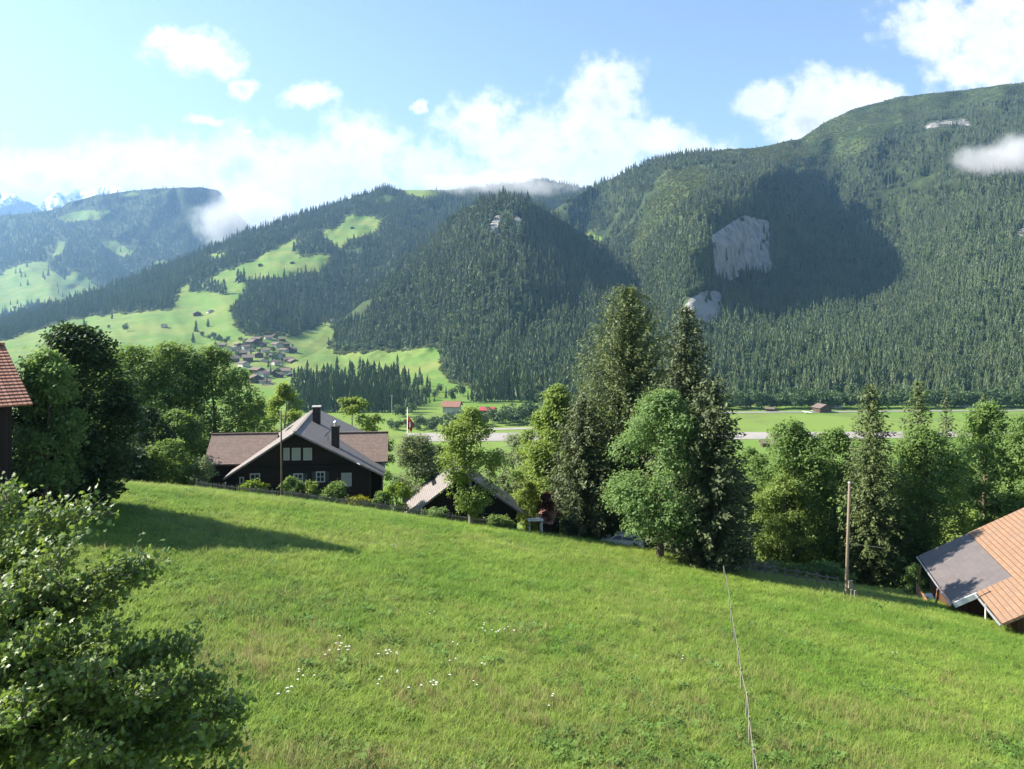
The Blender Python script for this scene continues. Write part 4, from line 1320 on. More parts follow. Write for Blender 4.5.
def window(px0, py0, px1, py1, name='window', shutters=False, curtain=True, cols_=2, rows_=2):
    x0, z1 = ch_local(px0, py0, fy); x1, z0 = ch_local(px1, py1, fy)
    f_ = MB(); t_ = 0.07
    yy0 = fy - 0.05
    f_.box(((x0 + x1) / 2, yy0, z0), ((x1 - x0) / 2 + t_, 0.05, t_)); f_.box(((x0 + x1) / 2, yy0, z1), ((x1 - x0) / 2 + t_, 0.05, t_))
    f_.box((x0, yy0, (z0 + z1) / 2), (t_, 0.05, (z1 - z0) / 2 - t_)); f_.box((x1, yy0, (z0 + z1) / 2), (t_, 0.05, (z1 - z0) / 2 - t_))
    for k in range(1, cols_):
        x = x0 + (x1 - x0) * k / cols_
        f_.box((x, yy0 - 0.003, (z0 + z1) / 2), (0.045, 0.04, (z1 - z0) / 2 - t_))
    for k in range(1, rows_):
        z = z0 + (z1 - z0) * k / rows_
        f_.box(((x0 + x1) / 2, yy0 - 0.006, z), ((x1 - x0) / 2 - t_, 0.035, 0.035))
    fr = f_.build(name, M['frame'], CH)
    g_ = MB(); g_.box(((x0 + x1) / 2, fy - 0.02, (z0 + z1) / 2), ((x1 - x0) / 2, 0.012, (z1 - z0) / 2)); g_.build('pane', M['glass'], fr)
    if curtain:
        c_ = MB()
        for (xa, xb) in ((x0 + t_, x0 + (x1 - x0) * 0.46), (x0 + (x1 - x0) * 0.56, x1 - t_)):
            n_ = 8
            for q in range(n_):
                u0 = xa + (xb - xa) * q / n_; u1 = xa + (xb - xa) * (q + 1) / n_
                d0 = 0.012 * (q % 2); d1 = 0.012 * ((q + 1) % 2)
                c_.poly([(u0, fy - 0.036 - d0, z0 + t_), (u1, fy - 0.036 - d1, z0 + t_), (u1, fy - 0.036 - d1, z1 - t_), (u0, fy - 0.036 - d0, z1 - t_)])
        c_.build('curtain', M['curtain'], fr)
    if shutters:
        for (xa, xb) in ((x0 - (x1 - x0) * 0.5 - t_, x0 - t_ - 0.02), (x1 + t_ + 0.02, x1 + (x1 - x0) * 0.5 + t_)):
            s2 = MB(); s2.box(((xa + xb) / 2, fy - 0.05, (z0 + z1) / 2), (abs(xb - xa) / 2, 0.03, (z1 - z0) / 2 + 0.05)); s2.build('shutter', M['shutter'], fr)
    return fr


for (x0, x1) in ((284.2, 289.0), (292.6, 300.0), (304.0, 311.4)):
    window(x0, 448.5, x1, 459.5)
window(250.5, 474, 259.5, 483.5, curtain=False)
window(240, 477.5, 243.5, 483.5, curtain=False, cols_=1, rows_=1)
window(294, 474, 302.5, 483.5, shutters=True, curtain=False)
window(316.5, 472, 324.5, 481.5, shutters=True, curtain=False)
window(342, 473.5, 351, 485.5, shutters=False)
# gallery beam, sill band and stone plinth
b = MB(); x0, z0 = ch_local(258, 467.5, fy); x1, _ = ch_local(352, 467.5, fy)
b.box(((x0 + x1) / 2, fy - 0.18, z0), ((x1 - x0) / 2, 0.18, 0.16)); b.build('gallery_beam', M['wood_black'], CH)
b = MB(); x0, z0 = ch_local(282.5, 461.5, fy); x1, _ = ch_local(313.3, 461.5, fy)
b.box(((x0 + x1) / 2, fy - 0.12, z0), ((x1 - x0) / 2, 0.12, 0.07)); b.build('window_ledge', M['wood_black'], CH)
for x in (-5.2, 0, 6.2):
    b = MB(); b.beam((x, fy - 0.1, roofz(x) - 0.35), (x, 0.15, roofz(x) - 0.35), 0.22, 0.22); b.build('roof_bracket', M['wood_black'], CH)


def on_slope(px, py):
    """local x,y,z where the sight line meets the right roof slope"""
    lo, hi = 0.0, L0
    for _ in range(40):
        mid = (lo + hi) / 2
        x, z = ch_local(px, py, mid)
        if z > roofz(x): lo = mid
        else: hi = mid
    x, z = ch_local(px, py, mid)
    return Vector((x, mid, roofz(x)))


def chimney(px, pyb, pxw, pyt, pot):
    p = on_slope(px, pyb)
    D = 92 + p.y
    w = pxw / F * D; h = (pyb - pyt) / F * D
    b_ = MB(); b_.box((p.x, p.y + w / 2, p.z + h / 2 - 0.4), (w / 2, w * 0.6, h / 2 + 0.4))
    c_ = b_.build('chimney', M['brick_dark'], CH)
    b_ = MB(); b_.box((p.x, p.y + w / 2, p.z + h + 0.07), (w * 0.62, w * 0.72, 0.07)); b_.build('chimney_cap', M['stone'] if not pot else M['brick_dark'], c_)
    if pot:
        b_ = MB(); b_.tube([(p.x, p.y + w / 2, p.z + h + 0.1), (p.x, p.y + w / 2, p.z + h + 0.55)], 0.17, 10); b_.tube([(p.x, p.y + w / 2, p.z + h + 0.55), (p.x, p.y + w / 2, p.z + h + 0.75)], [0.26, 0.05], 10)
        b_.build('chimney_pot', M['metal'], c_)


chimney(316.3, 423, 7.2, 407.5, False)
chimney(335.2, 447, 7.4, 427.5, True)
p = on_slope(328, 441)
b = MB(); b.tube([p, p + Vector((0, 0, 0.8))], 0.03, 6); b.tube([p + Vector((-0.35, 0, 0.5)), p + Vector((-0.1, -0.1, 0.9)), p + Vector((0.2, -0.1, 1.1))], 0.05, 6)
b.build('aerial', M['wood_black'], CH)
p = on_slope(358, 466)
b = MB(); b.slab([p + Vector((-0.1, -0.7, 0.03)), p + Vector((0.25, -0.7, -0.15)), p + Vector((0.25, 0.5, -0.15)), p + Vector((-0.1, 0.5, 0.03))], 0.02)
b.build('roof_light', M['gutter'], CH)
# skylights on the sunny slope
for (ya, yb, xa, xb) in ((12.5, 15.5, -2.6, -2.0),):
    b = MB(); b.slab([(xb, ya, roofz(xb) + 0.06), (xb, yb, roofz(xb) + 0.06), (xa, yb, roofz(xa) + 0.06), (xa, ya, roofz(xa) + 0.06)], 0.1); b.build('skylight', M['glass'], CH)

# ---- small barn behind the picket fence
ap = P(465, 473, 87)
gb = gz(ap.x, 89) - 0.6
BA = empty('small_barn', (ap.x, ap.y, 0), R(9), 'small barn with steep roof, one slope sunlit, behind the ash tree', 'barn')
wl, wr, Lb = 6.1, 6.3, 9.0
pit = math.tan(R(36))
rz_ = lambda x: ap.z - abs(x) * pit
b = MB()
for (y, s) in ((0.7, 1), (Lb - 0.6, -1)):
    q = [(-wl + .8, y, gb), (wr - .8, y, gb), (wr - .8, y, rz_(wr - .8) - .25), (0, y, ap.z - .25), (-wl + .8, y, rz_(wl - .8) - .25)]
    b.poly(q if s == 1 else q[::-1])
b.poly([(-wl + .8, Lb - .6, gb), (-wl + .8, .7, gb), (-wl + .8, .7, rz_(wl - .8) - .25), (-wl + .8, Lb - .6, rz_(wl - .8) - .25)])
b.poly([(wr - .8, .7, gb), (wr - .8, Lb - .6, gb), (wr - .8, Lb - .6, rz_(wr - .8) - .25), (wr - .8, .7, rz_(wr - .8) - .25)])
b.build('wall', M['wood_black'], BA)
b = MB(); b.slab([(0, 0, ap.z), (0, Lb, ap.z), (-wl, Lb, rz_(wl)), (-wl, 0, rz_(wl))], 0.18)
rp = b.build('roof', M['roof_pink'], BA)
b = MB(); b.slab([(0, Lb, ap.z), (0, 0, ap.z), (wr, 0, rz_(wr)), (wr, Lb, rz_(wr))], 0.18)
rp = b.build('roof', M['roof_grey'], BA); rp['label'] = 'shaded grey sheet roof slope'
b = MB(); b.slab([(4.0, 5.5, rz_(4.0) + .05), (4.0, 2.0, rz_(4.0) + .05), (4.8, 2.0, rz_(4.8) + .05), (4.8, 5.5, rz_(4.8) + .05)], 0.06); b.build('skylight', M['glass'], BA)
b = MB(); b.slab([(-2.6, 4.5, rz_(2.6) + .05), (-2.6, 8.0, rz_(2.6) + .05), (-3.0, 8.0, rz_(3.0) + .05), (-3.0, 4.5, rz_(3.0) + .05)], 0.06); b.build('skylight', M['glass'], BA)

# ---- red tiled barn at the left edge
C_ = P(33, 404.5, 47.2)
LBN = empty('tiled_barn', (0, 0, 0), 0, 'dark timber barn with red tile roof at the left edge of the meadow', 'barn')
ae = Vector((-.707, -.707, 0)); ar = Vector((-.707, .707, 0))
gl = gz(C_.x, C_.y) - 1.6
RB, LB = 5.6, 15.0
tb = math.tan(R(29.5))


def bp(s_, r_, dz=0.0):
    q = C_ + ae * s_ + ar * r_
    return Vector((q.x, q.y, C_.z + (r_ if r_ <= RB else 2 * RB - r_) * tb + dz))


b = MB()
nc = 19
for k in range(nc):
    ra, rb = RB * k / nc, RB * (k + 1) / nc + .04
    b.slab([bp(LB, ra, .06), bp(0, ra, .06), bp(0, rb, .0), bp(LB, rb, .0)], .09)
b.slab([bp(LB, RB), bp(0, RB), bp(0, 2 * RB), bp(LB, 2 * RB)], .2)
b.beam(bp(LB, RB, .05), bp(0, RB, .05), .35, .14)
b.build('roof', M['roof_red'], LBN)
b = MB()
ws = [bp(LB - .8, .9, -.25), bp(.8, .9, -.25), bp(.8, RB, -.25), bp(.8, 2 * RB - .9, -.25), bp(LB - .8, 2 * RB - .9, -.25), bp(LB - .8, RB, -.25), bp(LB - .8, .9, -.25)]
for i in range(len(ws) - 1):
    a, c = ws[i], ws[i + 1]
    b.poly([(a.x, a.y, gl), (c.x, c.y, gl), tuple(c), tuple(a)])
b.build('wall', M['wood_black'], LBN)
b = MB(); q = bp(5, .86); b.beam((q.x, q.y, gl + 2.9), (q.x + ae.x * 3, q.y + ae.y * 3, gl + 2.9), .08, 3.2); b.build('door', M['wood_dark'], LBN)

# ---- orange tiled house with grey annex roof at the right edge
A_ = Vector((38.65, 81.1, -23.4)); B_ = Vector((35.1, 68.0, -23.4))
ed = (B_ - A_); elen = ed.length; ed.normalize()
ud = Vector((-ed.y, ed.x, 0)); ud = ud if ud.x > 0 else -ud
tp = math.tan(R(29.6))
RH = empty('orange_roofed_house', (0, 0, 0), 0, 'house with orange tile roof and grey annex roof at the right edge', 'house')


def rp_(s, r, dz=0.0):
    q = A_ + ed * s + ud * r
    return Vector((q.x, q.y, A_.z + r * tp + dz))


RG = 11.0
b = MB(); b.slab([rp_(0, 0), rp_(elen, 0), rp_(elen, 4.3), rp_(0, 4.3)], 0.16); b.build('annex_roof', M['roof_slate'], RH)
b = MB()
b.slab([rp_(0, 4.3, 0.05), rp_(elen, 4.3, 0.05), rp_(elen, RG, 0.05), rp_(0, RG, 0.05)], 0.2)
b.slab([rp_(elen, 1.75, 0.05), rp_(elen + 7.0, 1.75, 0.05), rp_(elen + 7.0, RG, 0.05), rp_(elen, RG, 0.05)], 0.2)
q0, q1 = rp_(0, RG, .05), rp_(elen + 7, RG, .05)
dn = ud * 9 - Vector((0, 0, 9 * tp))
b.slab([q0, q1, q1 + dn, q0 + dn], 0.2)
b.beam(rp_(0, RG, .1), rp_(elen + 7, RG, .1), .4, .14)
b.build('roof', M['roof_orange'], RH)
# walls under both roofs
def wall_q(pts, zlow, m_, nm):
    b_ = MB()
    for i in range(len(pts) - 1):
        a, c = pts[i], pts[i + 1]
        b_.poly([(a.x, a.y, zlow), (c.x, c.y, zlow), tuple(c), tuple(a)])
    return b_.build(nm, m_, RH)


zl = -29.5
in_ = 0.9
wall_q([rp_(0.7, 9, -.25), rp_(0.7, in_, -.25), rp_(elen - 1.6, in_, -.25), rp_(elen - 1.6, 3.0, -.25)], zl, M['wood_brown'], 'annex_wall')
wall_q([rp_(elen - 1.6, 3.0, -.25), rp_(elen + 6.0, 3.0, -.25), rp_(elen + 6.0, RG, -.25), rp_(elen + 6, RG + 8, -.25 - 8 * tp * 2)], zl, M['wood_brown'], 'wall')
# pale barge board under the front edge of the grey roof, gutters, balcony, stair
b = MB(); b.beam(rp_(elen + .05, 0.15, -.22), rp_(elen + .05, 3.6, -.22), .10, .42); b.build('barge_board', M['gutter'], RH)
b = MB(); b.tube([rp_(0, -.08, -.1), rp_(elen, -.08, -.1)], .08, 8); b.build('gutter', M['metal'], RH)
b = MB(); b.tube([rp_(elen, 1.68, -.1), rp_(elen + 7, 1.68, -.1)], .09, 8); b.build('gutter', M['metal'], RH)
b = MB()
b.beam(rp_(2.0, -.5, -2.2), rp_(9.0, -.5, -2.2), .08, .9)
b.box(rp_(5.5, .2, -2.75), (0.0, 0.0, 0.0))
bal = b.build('balcony', M['wood_warm'], RH)
b = MB()
for s in (2.0, 9.0):
    b.beam(rp_(s, -.42, -2.8), rp_(s, -.1, -.25), .12)
b.build('balcony_post', M['wood_warm'], RH)
b = MB(); b.slab([rp_(1.2, -.9, -3.05), rp_(9.4, -.9, -3.05), rp_(9.4, in_, -3.05 - in_ * tp), rp_(1.2, in_, -3.05 - in_ * tp)], .5); b.build('terrace', M['white'], RH)
b = MB(); b.beam(rp_(elen + .2, 2.4, -.5), rp_(elen + .2, 2.4, -4.5), .12); b.beam(rp_(elen + .4, 1.4, -2.3), rp_(elen + 1.5, 2.6, -4.2), .10, .5); b.build('stair_rail', M['white'], RH)
b = MB(); b.beam(rp_(elen + 2.2, 2.85, -1.6), rp_(elen + 3.2, 2.85, -1.6), .06, 1.0); b.build('window', M['glass'], RH)

# ---- little red tiled shed, white table, parked car behind the crest
p = GP(547, 84)
SH = empty('garden_shed', (p.x, p.y, 0), R(-25), 'little garden shed with red tile roof beside the dark spruces', 'shed')
zt = -(511 - HY) / F * 84
b = MB(); b.slab([(-1.0, -1.0, zt - 0.95), (1.0, -1.0, zt - 0.95), (0.9, 0.6, zt), (-0.9, 0.6, zt)], .1); b.slab([(1.0, 2.0, zt - .85), (-1.0, 2.0, zt - .85), (-.9, .6, zt), (.9, .6, zt)], .1); b.build('roof', M['roof_red'], SH)
b = MB(); b.box((0, .4, (zt - .9 + p.z - .5) / 2), (.75, 1.0, (zt - .95 - p.z + .5) / 2)); b.build('wall', M['wood_dark'], SH)
p = P(535, 519, 83)
TB = empty('garden_table', (p.x, p.y, gz(p.x, p.y)), R(10), 'white garden table just left of the red tiled shed', 'table')
hh = p.z - TB.location.z
b = MB(); b.box((0, 0, hh - .05), (.75, .5, .05)); b.build('table_top', M['white'], TB)
for (x, y) in ((-.6, -.4), (.6, -.4), (-.6, .4), (.6, .4)):
    b = MB(); b.box((x, y, (hh - .1) / 2), (.05, .05, (hh - .1) / 2)); b.build('leg', M['white'], TB)


def car(loc, rz, label):
    e = empty('parked_car', loc, rz, label, 'car')
    prof = [(-2.15, .45), (-2.2, .75), (-2.05, .95), (-1.25, 1.02), (-0.65, 1.42), (0.9, 1.47), (1.75, 1.35), (2.1, .95), (2.15, .5)]
    b_ = MB()
    hw = .86
    low = .28
    n = len(prof)
    def wd(z): return hw - max(0, z - .95) * .32
    for i in range(n - 1):
        (xa, za_), (xb, zb_) = prof[i], prof[i + 1]
        b_.poly([(xa, -wd(za_), za_), (xa, wd(za_), za_), (xb, wd(zb_), zb_), (xb, -wd(zb_), zb_)])
    side = [(x, z) for (x, z) in prof]
    for sg in (-1, 1):
        pts = [(-2.15, sg * hw, low), (2.15, sg * hw, low)] + [(x, sg * wd(z), z) for (x, z) in side[::-1]]
        # as a fan of quads down to the sill keeps the faces planar
        for i in range(n - 1):
            (xa, za_), (xb, zb_) = prof[i], prof[i + 1]
            q = [(xa, sg * hw, low), (xb, sg * hw, low), (xb, sg * wd(zb_), zb_), (xa, sg * wd(za_), za_)]
            b_.poly(q if sg == -1 else q[::-1])
    b_.poly([(-2.15, hw, low), (-2.15, -hw, low), (-2.15, -hw, .45), (-2.15, hw, .45)])
    b_.poly([(2.15, -hw, low), (2.15, hw, low), (2.15, hw, .5), (2.15, -hw, .5)])
    b_.build('body', M['white'], e)
    g_ = MB()
    for sg in (-1, 1):
        for (xa, xb) in ((-1.05, -.05), (.05, .95), (1.02, 1.6)):
            q = [(xa, sg * (wd(1.0) + .012), 1.0), (xb, sg * (wd(1.0) + .012), 1.0), (min(xb, 1.5), sg * (wd(1.36) + .012), 1.36), (max(xa, -.55), sg * (wd(1.36) + .012), 1.36)]
            g_.poly(q if sg == -1 else q[::-1])
    g_.poly([(-1.18, -.72, 1.07), (-1.18, .72, 1.07), (-.72, .64, 1.39), (-.72, -.64, 1.39)][::-1])
    g_.poly([(2.03, -.72, 1.05), (2.03, .72, 1.05), (1.82, .66, 1.30), (1.82, -.66, 1.30)])
    g_.build('window', M['glass'], e)
    for x in (-1.35, 1.3):
        for sg in (-1, 1):
            w_ = MB(); w_.tube([(x, sg * .70, .32), (x, sg * .88, .32)], .32, 16); w_.tube([(x, sg * .88, .32), (x, sg * .70, .32)], .32, 16)
            wh = w_.build('wheel', M['tyre'], e)
            r_ = MB(); r_.tube([(x, sg * .80, .32), (x, sg * .895, .32)], .19, 12); r_.tube([(x, sg * .895, .32), (x, sg * .80, .32)], .19, 12); r_.build('rim', M['metal'], wh)
    for sg in (-1, 1):
        l_ = MB(); l_.box((-2.17, sg * .62, .72), (.03, .16, .07)); l_.build('headlight', M['metal'], e)
    return e


p = GP(623, 84.5)
car((p.x, p.y, p.z), R(-12), 'white car parked under the trees just beyond the meadow crest')

# ------------------------------------------------------------------ poles and fences
def pole(name, px0, py0, px1, py1, Y, r, label, cat='pole'):
    a = P(px0, py0, Y); c = P(px1, py1, Y)
    zb_ = gz(a.x, a.y)
    e = empty(name, (a.x, a.y, zb_), 0, label, cat)
    h = c.z - zb_; lean = (c.x - a.x)
    b_ = MB(); b_.tube([(0, 0, -.4), (lean * .5, 0, h * .5), (lean, 0, h)], [r * 1.15, r, r * .8], 10)
    b_.build('shaft', M['pole_wood'] if r > .1 else M['bark'], e, True)
    return e, h, lean


UP, h, lean = pole('utility_pole', 846, 578, 849.5, 483, 68, .12, 'tall bare wooden utility pole standing by the right hand trees')
b = MB(); b.tube([(lean, 0, h), (lean, 0, h + .12)], [.15, .04], 10); b.build('pole_cap', M['metal'], UP)
b = MB(); b.beam((lean * .45 + .1, 0, h * .46 + .1), (3.1, .3, h * .42), .045); b.build('arm', M['wood_grey'], UP)
b = MB(); b.box((.25, -.22, 1.1), (.16, .12, .3)); b.build('meter_box', M['wood_grey'], UP)
CP, h, lean = pole('telegraph_pole', 281.8, 500, 281, 411, 85, .085, 'thin dark wooden pole standing in front of the chalet gable', 'pole')
b = MB(); b.tube([(lean - .05, 0, h - .1), (lean + .18, -.05, h - .1), (lean + .18, -.05, h + .12)], .035, 6); b.build('insulator', M['white'], CP)
for (px, py, Y) in ((851.5, 588, 67.4), (855, 590, 67)):
    p = GP(px, Y)
    b = MB(); b.beam((0, 0, -.3), (.02, 0, .75), .14); o = b.build('wooden_stump', M['wood_grey']); o.location = p
    tag(o, 'short weathered stake at the foot of the utility pole' + (', left one' if px < 853 else ', right one'), 'stake')
# flag on its pole behind the chalet
p = GP(407.5, 112)
FLG = empty('flagpole', p, 0, 'white flagpole right of the chalet with nothing but a knob on top', 'flagpole')
ht = -(409 - HY) / F * 112 - p.z
b = MB(); b.tube([(0, 0, -.3), (0, 0, ht)], [.075, .05], 8); b.build('shaft', M['white'], FLG, True)
b = MB(); b.tube([(0, 0, ht), (0, 0, ht + .1), (0, 0, ht + .2)], [.05, .11, .03], 8); b.build('finial', M['metal'], FLG)
FG = empty('flag', (p.x, p.y, p.z + ht - 2.75), 0, 'red flag with a white cross hanging limp on the pole right of the chalet', 'flag')
b = MB(); w = MB(); n_ = 10
for i in range(n_):
    for j in range(8):
        def fp(a, c, off=0.0):
            u = a / n_; v = c / 8
            return (0.06 + .85 * u * (.55 + .3 * v), .14 * math.sin(u * 9 + v) * (1 - .2 * v) - off, 1.7 * v - .45 * u * v + .12 * math.sin(u * 5) - .2 * u)
        cross = (i in (4, 5) and 2 <= j <= 5) or (j in (3, 4) and 3 <= i <= 6)
        (w if cross else b).poly([fp(i, j), fp(i + 1, j), fp(i + 1, j + 1), fp(i, j + 1)])
fc = b.build('cloth', M['red_cloth'], FG); w.build('cross', M['white_cloth'], FG)
p = fl(391.8, 413)
b = MB(); b.tube([(0, 0, 0), (0, 0, 17)], [.35, .22], 8); b.box((0, 0, 17.2), (1.2, .4, .25)); o = b.build('floodlight_mast', M['metal']); o.location = p
tag(o, 'thin grey mast in front of the dark spruce wood', 'mast')


def picket_fence():
    pts = [(196, 85), (225, 86), (255, 86.5), (300, 86), (345, 85.5), (385, 85), (425, 84.5), (470, 84), (500, 84)]
    e = empty('picket_fence', GP(340, 86), 0, 'weathered wooden picket fence along the crest in front of the chalet garden', 'fence')
    o0 = e.location
    rails = MB(); pick = MB()
    for i in range(len(pts) - 1):
        a = GP(*pts[i]) - o0; c = GP(*pts[i + 1]) - o0
        for z in (.35, .85):
            rails.beam(a + Vector((0, .05, z)), c + Vector((0, .05, z)), .04, .09)
        L_ = (c - a).length; n = int(L_ / .17)
        for k in range(n):
            q = a.lerp(c, (k + .5) / n); q = Vector((q.x, q.y, gz(q.x + o0.x, q.y + o0.y) - o0.z))
            hh_ = 1.05 + random.uniform(-.12, .12)
            pick.beam(q + Vector((0, 0, .04)), q + Vector((random.uniform(-.05, .05), 0, hh_)), .075, .03)
        b_ = MB(); b_.beam(a + Vector((0, .12, -.3)), a + Vector((0, .12, 1.2)), .12); b_.build('post', M['wood_grey'], e)
    rails.build('rail', M['wood_grey'], e); pick.build('picket', M['wood_grey'], e)


picket_fence()


def wire_fence():
    pts = [(722, 73.5), (723.5, 68), (727, 60.5), (729, 54), (731.5, 48.5), (735, 43), (739, 38), (742, 34), (746, 30.5), (750, 27.5), (755, 24.5), (760, 22), (766, 19.5)]
    e = empty('pasture_fence', GP(735, 45), 0, 'pale electric pasture fence running straight down the meadow', 'fence')
    o0 = e.location
    tops = []
    for i, (px, Y) in enumerate(pts):
        a = GP(px, Y) - o0
        h_ = 1.35 if i == 0 else 1.0
        top = a + Vector((random.uniform(-.05, .05), random.uniform(-.05, .05), h_))
        b_ = MB(); b_.beam(a - Vector((0, 0, .3)), top, .13 if i == 0 else .055)
        b_.build('post', M['wood_grey'] if i == 0 else M['tape'], e)
        tops.append(a.lerp(top, .88))
    for fr_ in (1.0,):
        b_ = MB()
        for i in range(len(tops) - 1):
            a = tops[i] - Vector((0, 0, (1 - fr_) * .9)); c = tops[i + 1] - Vector((0, 0, (1 - fr_) * .9))
            mid = (a + c) / 2 - Vector((0, 0, .06))
            b_.tube([a, mid, c], .010, 5, False)
        b_.build('tape', M['tape'], e)


wire_fence()


def rail_fence():
    pts = [(722, 74.2), (745, 78), (775, 77.5), (807, 75), (838, 74)]
    e = empty('rail_fence', GP(780, 77), 0, 'old grey rail fence before the hedge below the right hand trees', 'fence')
    o0 = e.location
    pp = []
    for i in range(len(pts) - 1):
        for k in range(3):
            f = k / 3
            pp.append(GP(pts[i][0] * (1 - f) + pts[i + 1][0] * f, pts[i][1] * (1 - f) + pts[i + 1][1] * f) - o0)
    pp.append(GP(*pts[-1]) - o0)
    for q in pp[1:]:
        b_ = MB(); b_.beam(q - Vector((0, 0, .3)), q + Vector((random.uniform(-.1, .1), 0, 1.15)), .12); b_.build('post', M['wood_grey'], e)
    for z in (.55, .98):
        b_ = MB()
        for i in range(len(pp) - 1):
            b_.beam(pp[i] + Vector((0, 0, z)), pp[i + 1] + Vector((0, 0, z + random.uniform(-.06, .06))), .05, .10)
        b_.build('rail', M['wood_grey'], e)


rail_fence()

# ------------------------------------------------------------------ near trees
def add_broad(name, px, Y, top, rpx, leaf, bark, label, seed, base_h=1.5, lobes=55, per=26, size=0.32, profile=0.75, xsq=1.0, group=None, leaves=11, spread=0.30, cat='tree', lobe_r=(0.20, 0.36), base_py=None, nlimb=9, trunk_top=.9):
    rng = np.random.default_rng(seed)
    p = GP(px, Y)
    if base_py is not None: p.z = -(base_py - HY) / F * Y
    H = -(top - HY) / F * Y - p.z
    Rr = rpx / F * Y
    c = crown_mesh('crown', H, Rr, base_h, rng, lobes, per, leaves, size, profile, spread, xsq, lobe_r)
    t_ = limb_mesh('trunk', H, Rr, rng, base_h, nlimb, top=trunk_top)
    return tree(name, p, t_, c, M[bark], M[leaf], label, cat, group)


def add_spruce(name, px, Y, top, rpx, leaf, label, seed, base_py=None, **kw):
    rng = np.random.default_rng(seed)
    p = GP(px, Y)
    if base_py is not None: p.z = -(base_py - HY) / F * Y
    H = -(top - HY) / F * Y - p.z
    c = spruce_mesh('crown', H, rpx / F * Y, rng, **kw)
    t_ = straight_trunk('trunk', H, 0.012 * H + .08)
    return tree(name, p, t_, c, M['bark'], M[leaf], label, 'tree')


# left group
add_broad('maple_tree', 72, 55.5, 329, 58, 'broad_shaded', 'bark', 'dark rounded tree beside the red tiled barn', 101, .3, 100, 28, .28, .62, lobe_r=(.22, .36))
add_broad('lime_tree', 134, 112, 348, 56, 'broad', 'bark', 'green leafy tree just right of the dark tree by the barn', 102, .3, 110, 28, .34, .5)
add_broad('lime_tree', 172, 115, 343, 56, 'broad', 'bark', 'tallest of the leafy trees between dark tree and chalet', 103, .3, 120, 28, .34, .5)
add_broad('lime_tree', 214, 117, 347, 54, 'broad', 'bark', 'wide spreading leafy tree behind the left chalet wing', 104, .3, 120, 28, .36, .5)
add_broad('lime_tree', 98, 118, 348, 42, 'broad', 'bark', 'leafy tree half hidden behind the dark tree by the barn', 105, .3, 90, 28, .34, .7)
add_broad('lime_tree', 176, 103, 412, 30, 'broad', 'bark', 'low bushy tree left of the grey green shrub by the chalet', 147, .2, 50, 26, .32, .95)
add_broad('lime_tree', 146, 96, 410, 28, 'broad_shaded', 'bark', 'low dark bushy tree at the crest left of the chalet', 148, .2, 46, 26, .32, .95)
add_broad('maple_tree', 46, 51.5, 350, 32, 'broad_blue', 'bark', 'smaller leafy tree squeezed between the red tiled barn and the dark tree', 150, .3, 60, 26, .26, .6)
# behind the chalet
add_broad('walnut_tree', 284, 128, 384, 27, 'broad_light', 'bark_grey', 'light green tree rising behind the left half of the chalet roof', 106, 1, 48, 26, .38, .8)
add_broad('walnut_tree', 258, 134, 400, 24, 'broad_light', 'bark_grey', 'low light green tree behind the ridge of the left chalet wing', 107, 1, 40, 24, .38, .85)
add_broad('walnut_tree', 355, 130, 390, 27, 'broad_light', 'bark_grey', 'light green tree rising behind the right half of the chalet roof', 108, 1, 48, 26, .38, .8)
add_broad('walnut_tree', 374, 134, 412, 20, 'broad', 'bark_grey', 'darker bushy tree behind the right chalet wing', 109, .5, 34, 24, .38, .9)
# around the flagpole and the small barn
add_broad('willow_tree', 416, 96, 436, 26, 'willow', 'bark_grey', 'greyish willow bush right of the chalet below the flag', 110, .3, 48, 26, .24, .95, base_py=508)
add_broad('willow_tree', 441, 100, 446, 20, 'broad', 'bark_grey', 'green bush between the grey willow and the ash tree', 111, .3, 34, 24, .28, .95, base_py=508)
add_broad('ash_tree', 471, 82, 410, 29, 'broad_light', 'bark_grey', 'slender ash tree standing before the small barn', 112, 1.2, 56, 24, .26, .85, spread=.26, lobe_r=(.24, .40))
add_broad('willow_tree', 514, 104, 436, 28, 'willow', 'bark_grey', 'pale grey green tree between ash tree and tall spruces', 113, .5, 48, 26, .28, .85, base_py=524)
add_broad('lime_tree', 558, 93, 386, 36, 'broad_light', 'bark_grey', 'light green tree leaning against the left side of the tall spruce', 114, .5, 100, 28, .32, .55)
add_broad('lime_tree', 537, 98, 418, 26, 'broad_light', 'bark_grey', 'smaller light green tree left of the tall spruces', 115, .5, 44, 24, .32, .85)
# tall spruces
add_spruce('spruce_tree', 628, 92, 287, 92, 'spruce_warm', 'tall broad olive spruce, the highest tree in the picture', 121, per=13, shape=.72, blunt=.55, whorl=.29, size=.36, droop=.18, node=.20, ncard=4, lift=.45, irregular=.35)
add_spruce('spruce_tree', 686, 83, 306, 62, 'spruce_dark', 'dark pointed spruce right behind the tall olive one', 122, per=11, shape=.72, blunt=.35, whorl=.36, size=.42, droop=.36, node=.22, ncard=4)
add_spruce('spruce_tree', 712, 72.8, 380, 48, 'spruce_dark', 'dark lower spruce at the right foot of the two tall ones', 123, per=11, shape=.5, blunt=.7, whorl=.36, size=.42, droop=.36, node=.22, ncard=4)
add_spruce('spruce_tree', 584, 86, 398, 44, 'spruce_mid', 'dark young spruce tucked under the left side of the tall olive one', 124, per=11, shape=.5, blunt=.9, whorl=.34, size=.38, node=.2, ncard=4)
add_broad('ash_tree', 660, 75, 392, 56, 'broad_blue', 'bark', 'tapering blue green ash in front of the tall spruces', 125, 2.2, 104, 30, .27, .52, lobe_r=(.18, .32))
